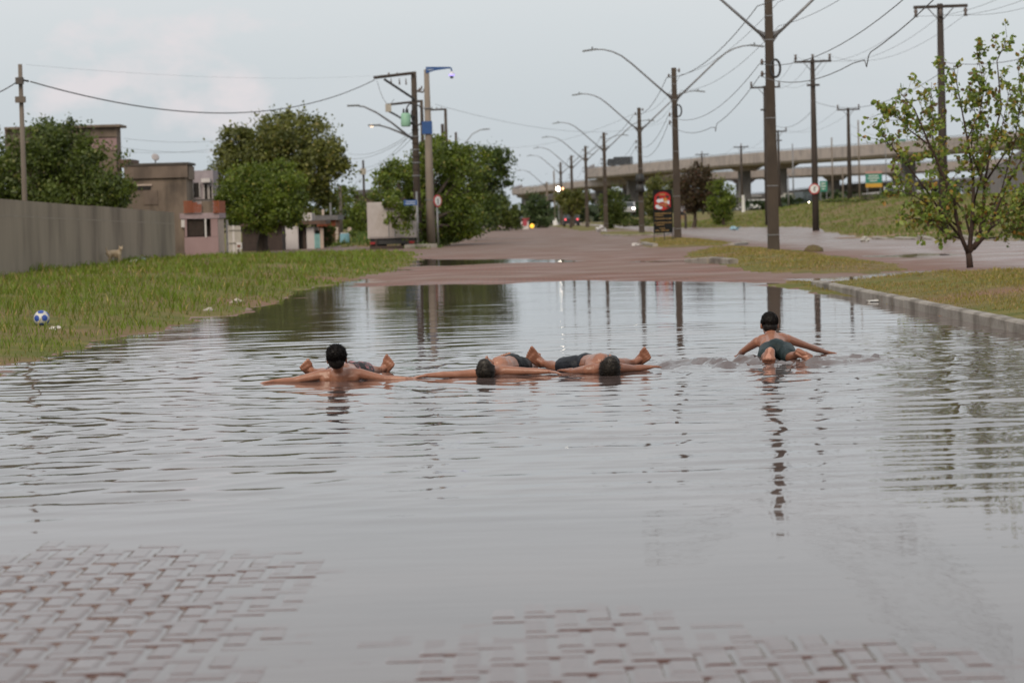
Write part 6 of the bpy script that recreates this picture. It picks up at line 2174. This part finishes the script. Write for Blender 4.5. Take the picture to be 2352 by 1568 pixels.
car('dark truck crossing the left end of the high overpass', 1424, 377, 812, (0.035, 0.037, 0.042), R(160), 'truck', None, z=at(1424, 383.5, 812).z)
car('car with amber lit lights on the lower overpass', 1451, 408, 836, (0.3, 0.25, 0.22), FW + 0.4, 'car', 'front', z=at(1451, 408, 836).z - 0.5)


def lone_light(label, px, py, d, r, m, nm='street_light', cat='light'):
    p = at(px, py, d)
    g = gz(p.x, p.y)
    root = thing(nm, label, cat, (p.x, p.y, g))
    part('post', MB().tube([(p.x, p.y + .1, g - .2), (p.x, p.y + .1, p.z + .15), (p.x, p.y, p.z + .12)], 0.07, 6), STEEL, root)
    part('lit_globe', MB().ell(p, (r, r, r)), m, root, True)


lone_light('bright white street light above the far olive tree', 1282, 434, 330, 0.26, HEADL)
lone_light('warm amber street light next to the white one above the olive tree', 1291, 434, 332, 0.22, AMBER)
lone_light('round orange warning light at the far end of the street', 1222, 519, 262, 0.22, mat('orange_glow', (0.6, 0.35, 0.05), rough=0.4, emit=(1.0, 0.50, 0.04), estr=1.2), 'warning_light')


def stall_sign():
    p = at(1206, 529, 262)
    z = gz(p.x, p.y)
    root = thing('market_stall', 'small red and white roadside stall at the far end of the street', 'stall', (p.x, p.y, z))
    part('counter', MB().bx(p.x - .38, p.x + .38, p.y, p.y + .5, z, z + .75), mat('stall_white', (0.6, 0.56, 0.55), (0.5, 0.46, 0.46), scale=4, rough=0.6), root)
    part('banner', MB().bx(p.x - .22, p.x + .22, p.y - .03, p.y - .005, z + .35, z + .95), mat('stall_red', (0.42, 0.05, 0.08), (0.34, 0.05, 0.07), scale=4, rough=0.6), root)
    part('awning', MB().bx(p.x - .45, p.x + .45, p.y - .1, p.y + .6, z + .97, z + 1.05), MATS['stall_red'], root)
    for s in (-.36, .36):
        part('awning_post', MB().bx(p.x + s - .02, p.x + s + .02, p.y, p.y + .04, z + .752, z + .968), STEEL, root)


stall_sign()


def highway_sign(label, x0, x1, y0, y1, d, strip=None, tall=0.0):
    c = at((x0 + x1) / 2, (y0 + y1) / 2, d)
    w, h = (x1 - x0) * d / F, (y1 - y0) * d / F
    g = gz(c.x, c.y)
    root = thing('highway_sign', label, 'road sign', (c.x, c.y, g))
    pn = part('panel', MB().box(c, (w, .08, h)), mat('sign_green', (0.02, 0.20, 0.14), (0.018, 0.17, 0.12), scale=2, rough=0.5), root)
    for k in range(3):
        part('lettering', MB().box(c + Vector((-.03 * w, -.05, h * (.28 - .26 * k))), (w * (.6, .7, .45)[k], .01, h * .09)), MATS['sign_white'], pn)
    if strip:
        part('yellow_strip', MB().box(c + Vector((0, 0, -h / 2 - strip / 2 - .01)), (w, .08, strip)), mat('sign_yellow', (0.55, 0.30, 0.03), (0.48, 0.26, 0.03), scale=2, rough=0.5), root)
        part('top_strip', MB().box(c + Vector((0, 0, h / 2 + .2)), (w, .08, .36)), mat('sign_pink', (0.45, 0.25, 0.22), (0.4, 0.22, 0.2), scale=2, rough=0.5), root)
    for s in (-.4, .4):
        part('post', MB().tube([(c.x + s * w, c.y + .1, g - .3), (c.x + s * w, c.y + .1, c.z + h * .4)], .09, 6), STEEL, root)


highway_sign('green highway sign with a yellow strip beside the young tree', 1988, 2026, 399, 421, 420, .62)
highway_sign('smaller green highway sign right of the round sign pole', 1883, 1900, 416, 440, 420)
highway_sign('green sign on the high overpass above the young tree', 2062, 2080, 320, 331, 640)


def far_posts():
    for i, (px, yt, d, arm) in enumerate(((1910, 316, 420, 0), (1971, 276, 380, 0), (1663, 440, 500, 0), (1810, 402, 460, 1), (1935, 384, 430, 0), (2033, 285, 520, 0), (1820, 330, 520, 0), (1228, 448, 500, 0))):
        names = ('pale thin post standing before the overpass pier', 'tallest pale thin post right of the overpass pier', 'short pale post near the green shrub-like tree', 'slim grey lamp standard under the overpass', 'thin pale post against the overpass pier', 'hair-thin post rising over the overpass near the young tree', 'hair-thin post above the overpass beside the sign pole', 'thin post at the foot of the farthest ramp')
        r, b, t = plain_pole('light_pole', names[i], 'pole', px, yt, d, 0.30 if i != 5 else 0.2, CONC_L if i in (0, 1, 2, 4) else STEEL)
        if arm:
            part('lamp_arm', MB().tube([t, t + Vector((.6, 0, .3)), t + Vector((1.4, 0, .35))], .06, 6), STEEL, r)


far_posts()


def bystander():
    d = 300.0
    b = at(1568, 508, d)
    b.z = gz(b.x, b.y)
    root = thing('person', 'distant person in grey top and shorts beside the second lamp post', 'person', b)
    q = lambda x, z, y=0.0: b + Vector((x, y, z))
    pr = [('c', q(0, .95), .15, q(0, 1.35), .17), ('c', q(-.17, 1.38), .07, q(.17, 1.38), .07), ('c', q(0, 1.4), .055, q(0, 1.55), .055), ('e', q(0, 1.64, -.01), (.08, .095, .115), Matrix.Identity(3))]
    for s in (-1, 1):
        pr += [('c', q(s * .19, 1.38), .055, q(s * .26, 1.1), .045), ('c', q(s * .26, 1.1), .043, q(s * .22, .85, -.08), .032), ('c', q(s * .22, .85, -.08), .035, q(s * .21, .74, -.1), .028),
               ('c', q(s * .09, .92), .095, q(s * .11, .5, -.02), .062), ('c', q(s * .11, .5, -.02), .06, q(s * .11, .09, .02), .04), ('c', q(s * .11, .05, .03), .045, q(s * .12, .04, -.16), .035)]
    link('body', blob_mesh('body', pr, b, .02, 2), SKIN, root)
    sp = [('c', q(0, .98), .165, q(0, 1.34), .185), ('c', q(-.2, 1.37), .078, q(.2, 1.37), .078), ('c', q(-.19, 1.38), .07, q(-.25, 1.16), .065), ('c', q(.19, 1.38), .07, q(.25, 1.16), .065)]
    link('shirt', blob_mesh('shirt', sp, b, .02, 2), mat('grey_shirt', (0.30, 0.29, 0.32), (0.24, 0.23, 0.26), scale=6, rough=0.9), root)
    sp = [('c', q(-.09, .9), .11, q(-.11, .55), .09), ('c', q(.09, .9), .11, q(.11, .55), .09), ('c', q(-.06, .92), .13, q(.06, .92), .13)]
    link('shorts', blob_mesh('shorts', sp, b, .02, 2), CLOTH_NAVY, root)
    link('hair', blob_mesh('hair', [('e', q(0, 1.69, .02), (.085, .09, .085), Matrix.Identity(3))], b, .015, 2), HAIR, root)


bystander()


def bollard():
    b = at(1575, 514, 205)
    b.z = gz(b.x, b.y)
    solo('timber_post', MB().box(b + Vector((0, 0, .55)), (.16, .16, 1.2), 0.2), WOODP, 'short dark timber post in the grass beyond the second lamp post', 'post')
    c = at(1708, 500, 300)
    c.z = gz(c.x, c.y)
    solo('painted_marker', MB().tube([c - Vector((0, 0, .2)), c + Vector((0, 0, 1.9))], [.22, .16], 10), MATS['white_paint'], 'white painted pole foot on the grass near the shrub-like tree', 'marker post')


bollard()


def treeline():
    rg = np.random.RandomState(77)
    VV, CC = [], []
    for (x0, x1, d, h) in ((-150, -35, 380, 7.5), (-45, 0, 430, 5.0), (-8, 30, 470, 4.2), (20, 150, 520, 4.6)):
        nc = int((x1 - x0) / 1.6)
        for k in range(nc):
            cx = rg.uniform(x0, x1)
            hh = h * rg.uniform(.45, 1.05)
            m = 42
            pos = np.c_[cx + rg.randn(m) * 1.1, d + rg.randn(m) * 3, rg.rand(m) ** .8 * hh]
            a = rg.randn(m, 3)
            a /= np.linalg.norm(a, axis=1)[:, None]
            b = np.cross(a, rg.randn(m, 3))
            b /= np.linalg.norm(b, axis=1)[:, None]
            s = (.5 + .5 * rg.rand(m))[:, None]
            VV.append(np.stack([pos - a * s, pos + b * s * .6, pos + a * s, pos - b * s * .6], 1).reshape(-1, 3))
            c = np.array([.03, .05, .016]) * rg.uniform(.7, 1.5)
            CC.append(np.tile(c, (m * 4, 1)))
    V = np.concatenate(VV)
    o = link('distant_treeline', mesh_np('distant_treeline', V, np.arange(len(V)).reshape(-1, 4), np.concatenate(CC)), LEAFM)
    tag(o, 'low dark line of distant trees on the horizon', 'treeline', None, 'stuff')


treeline()
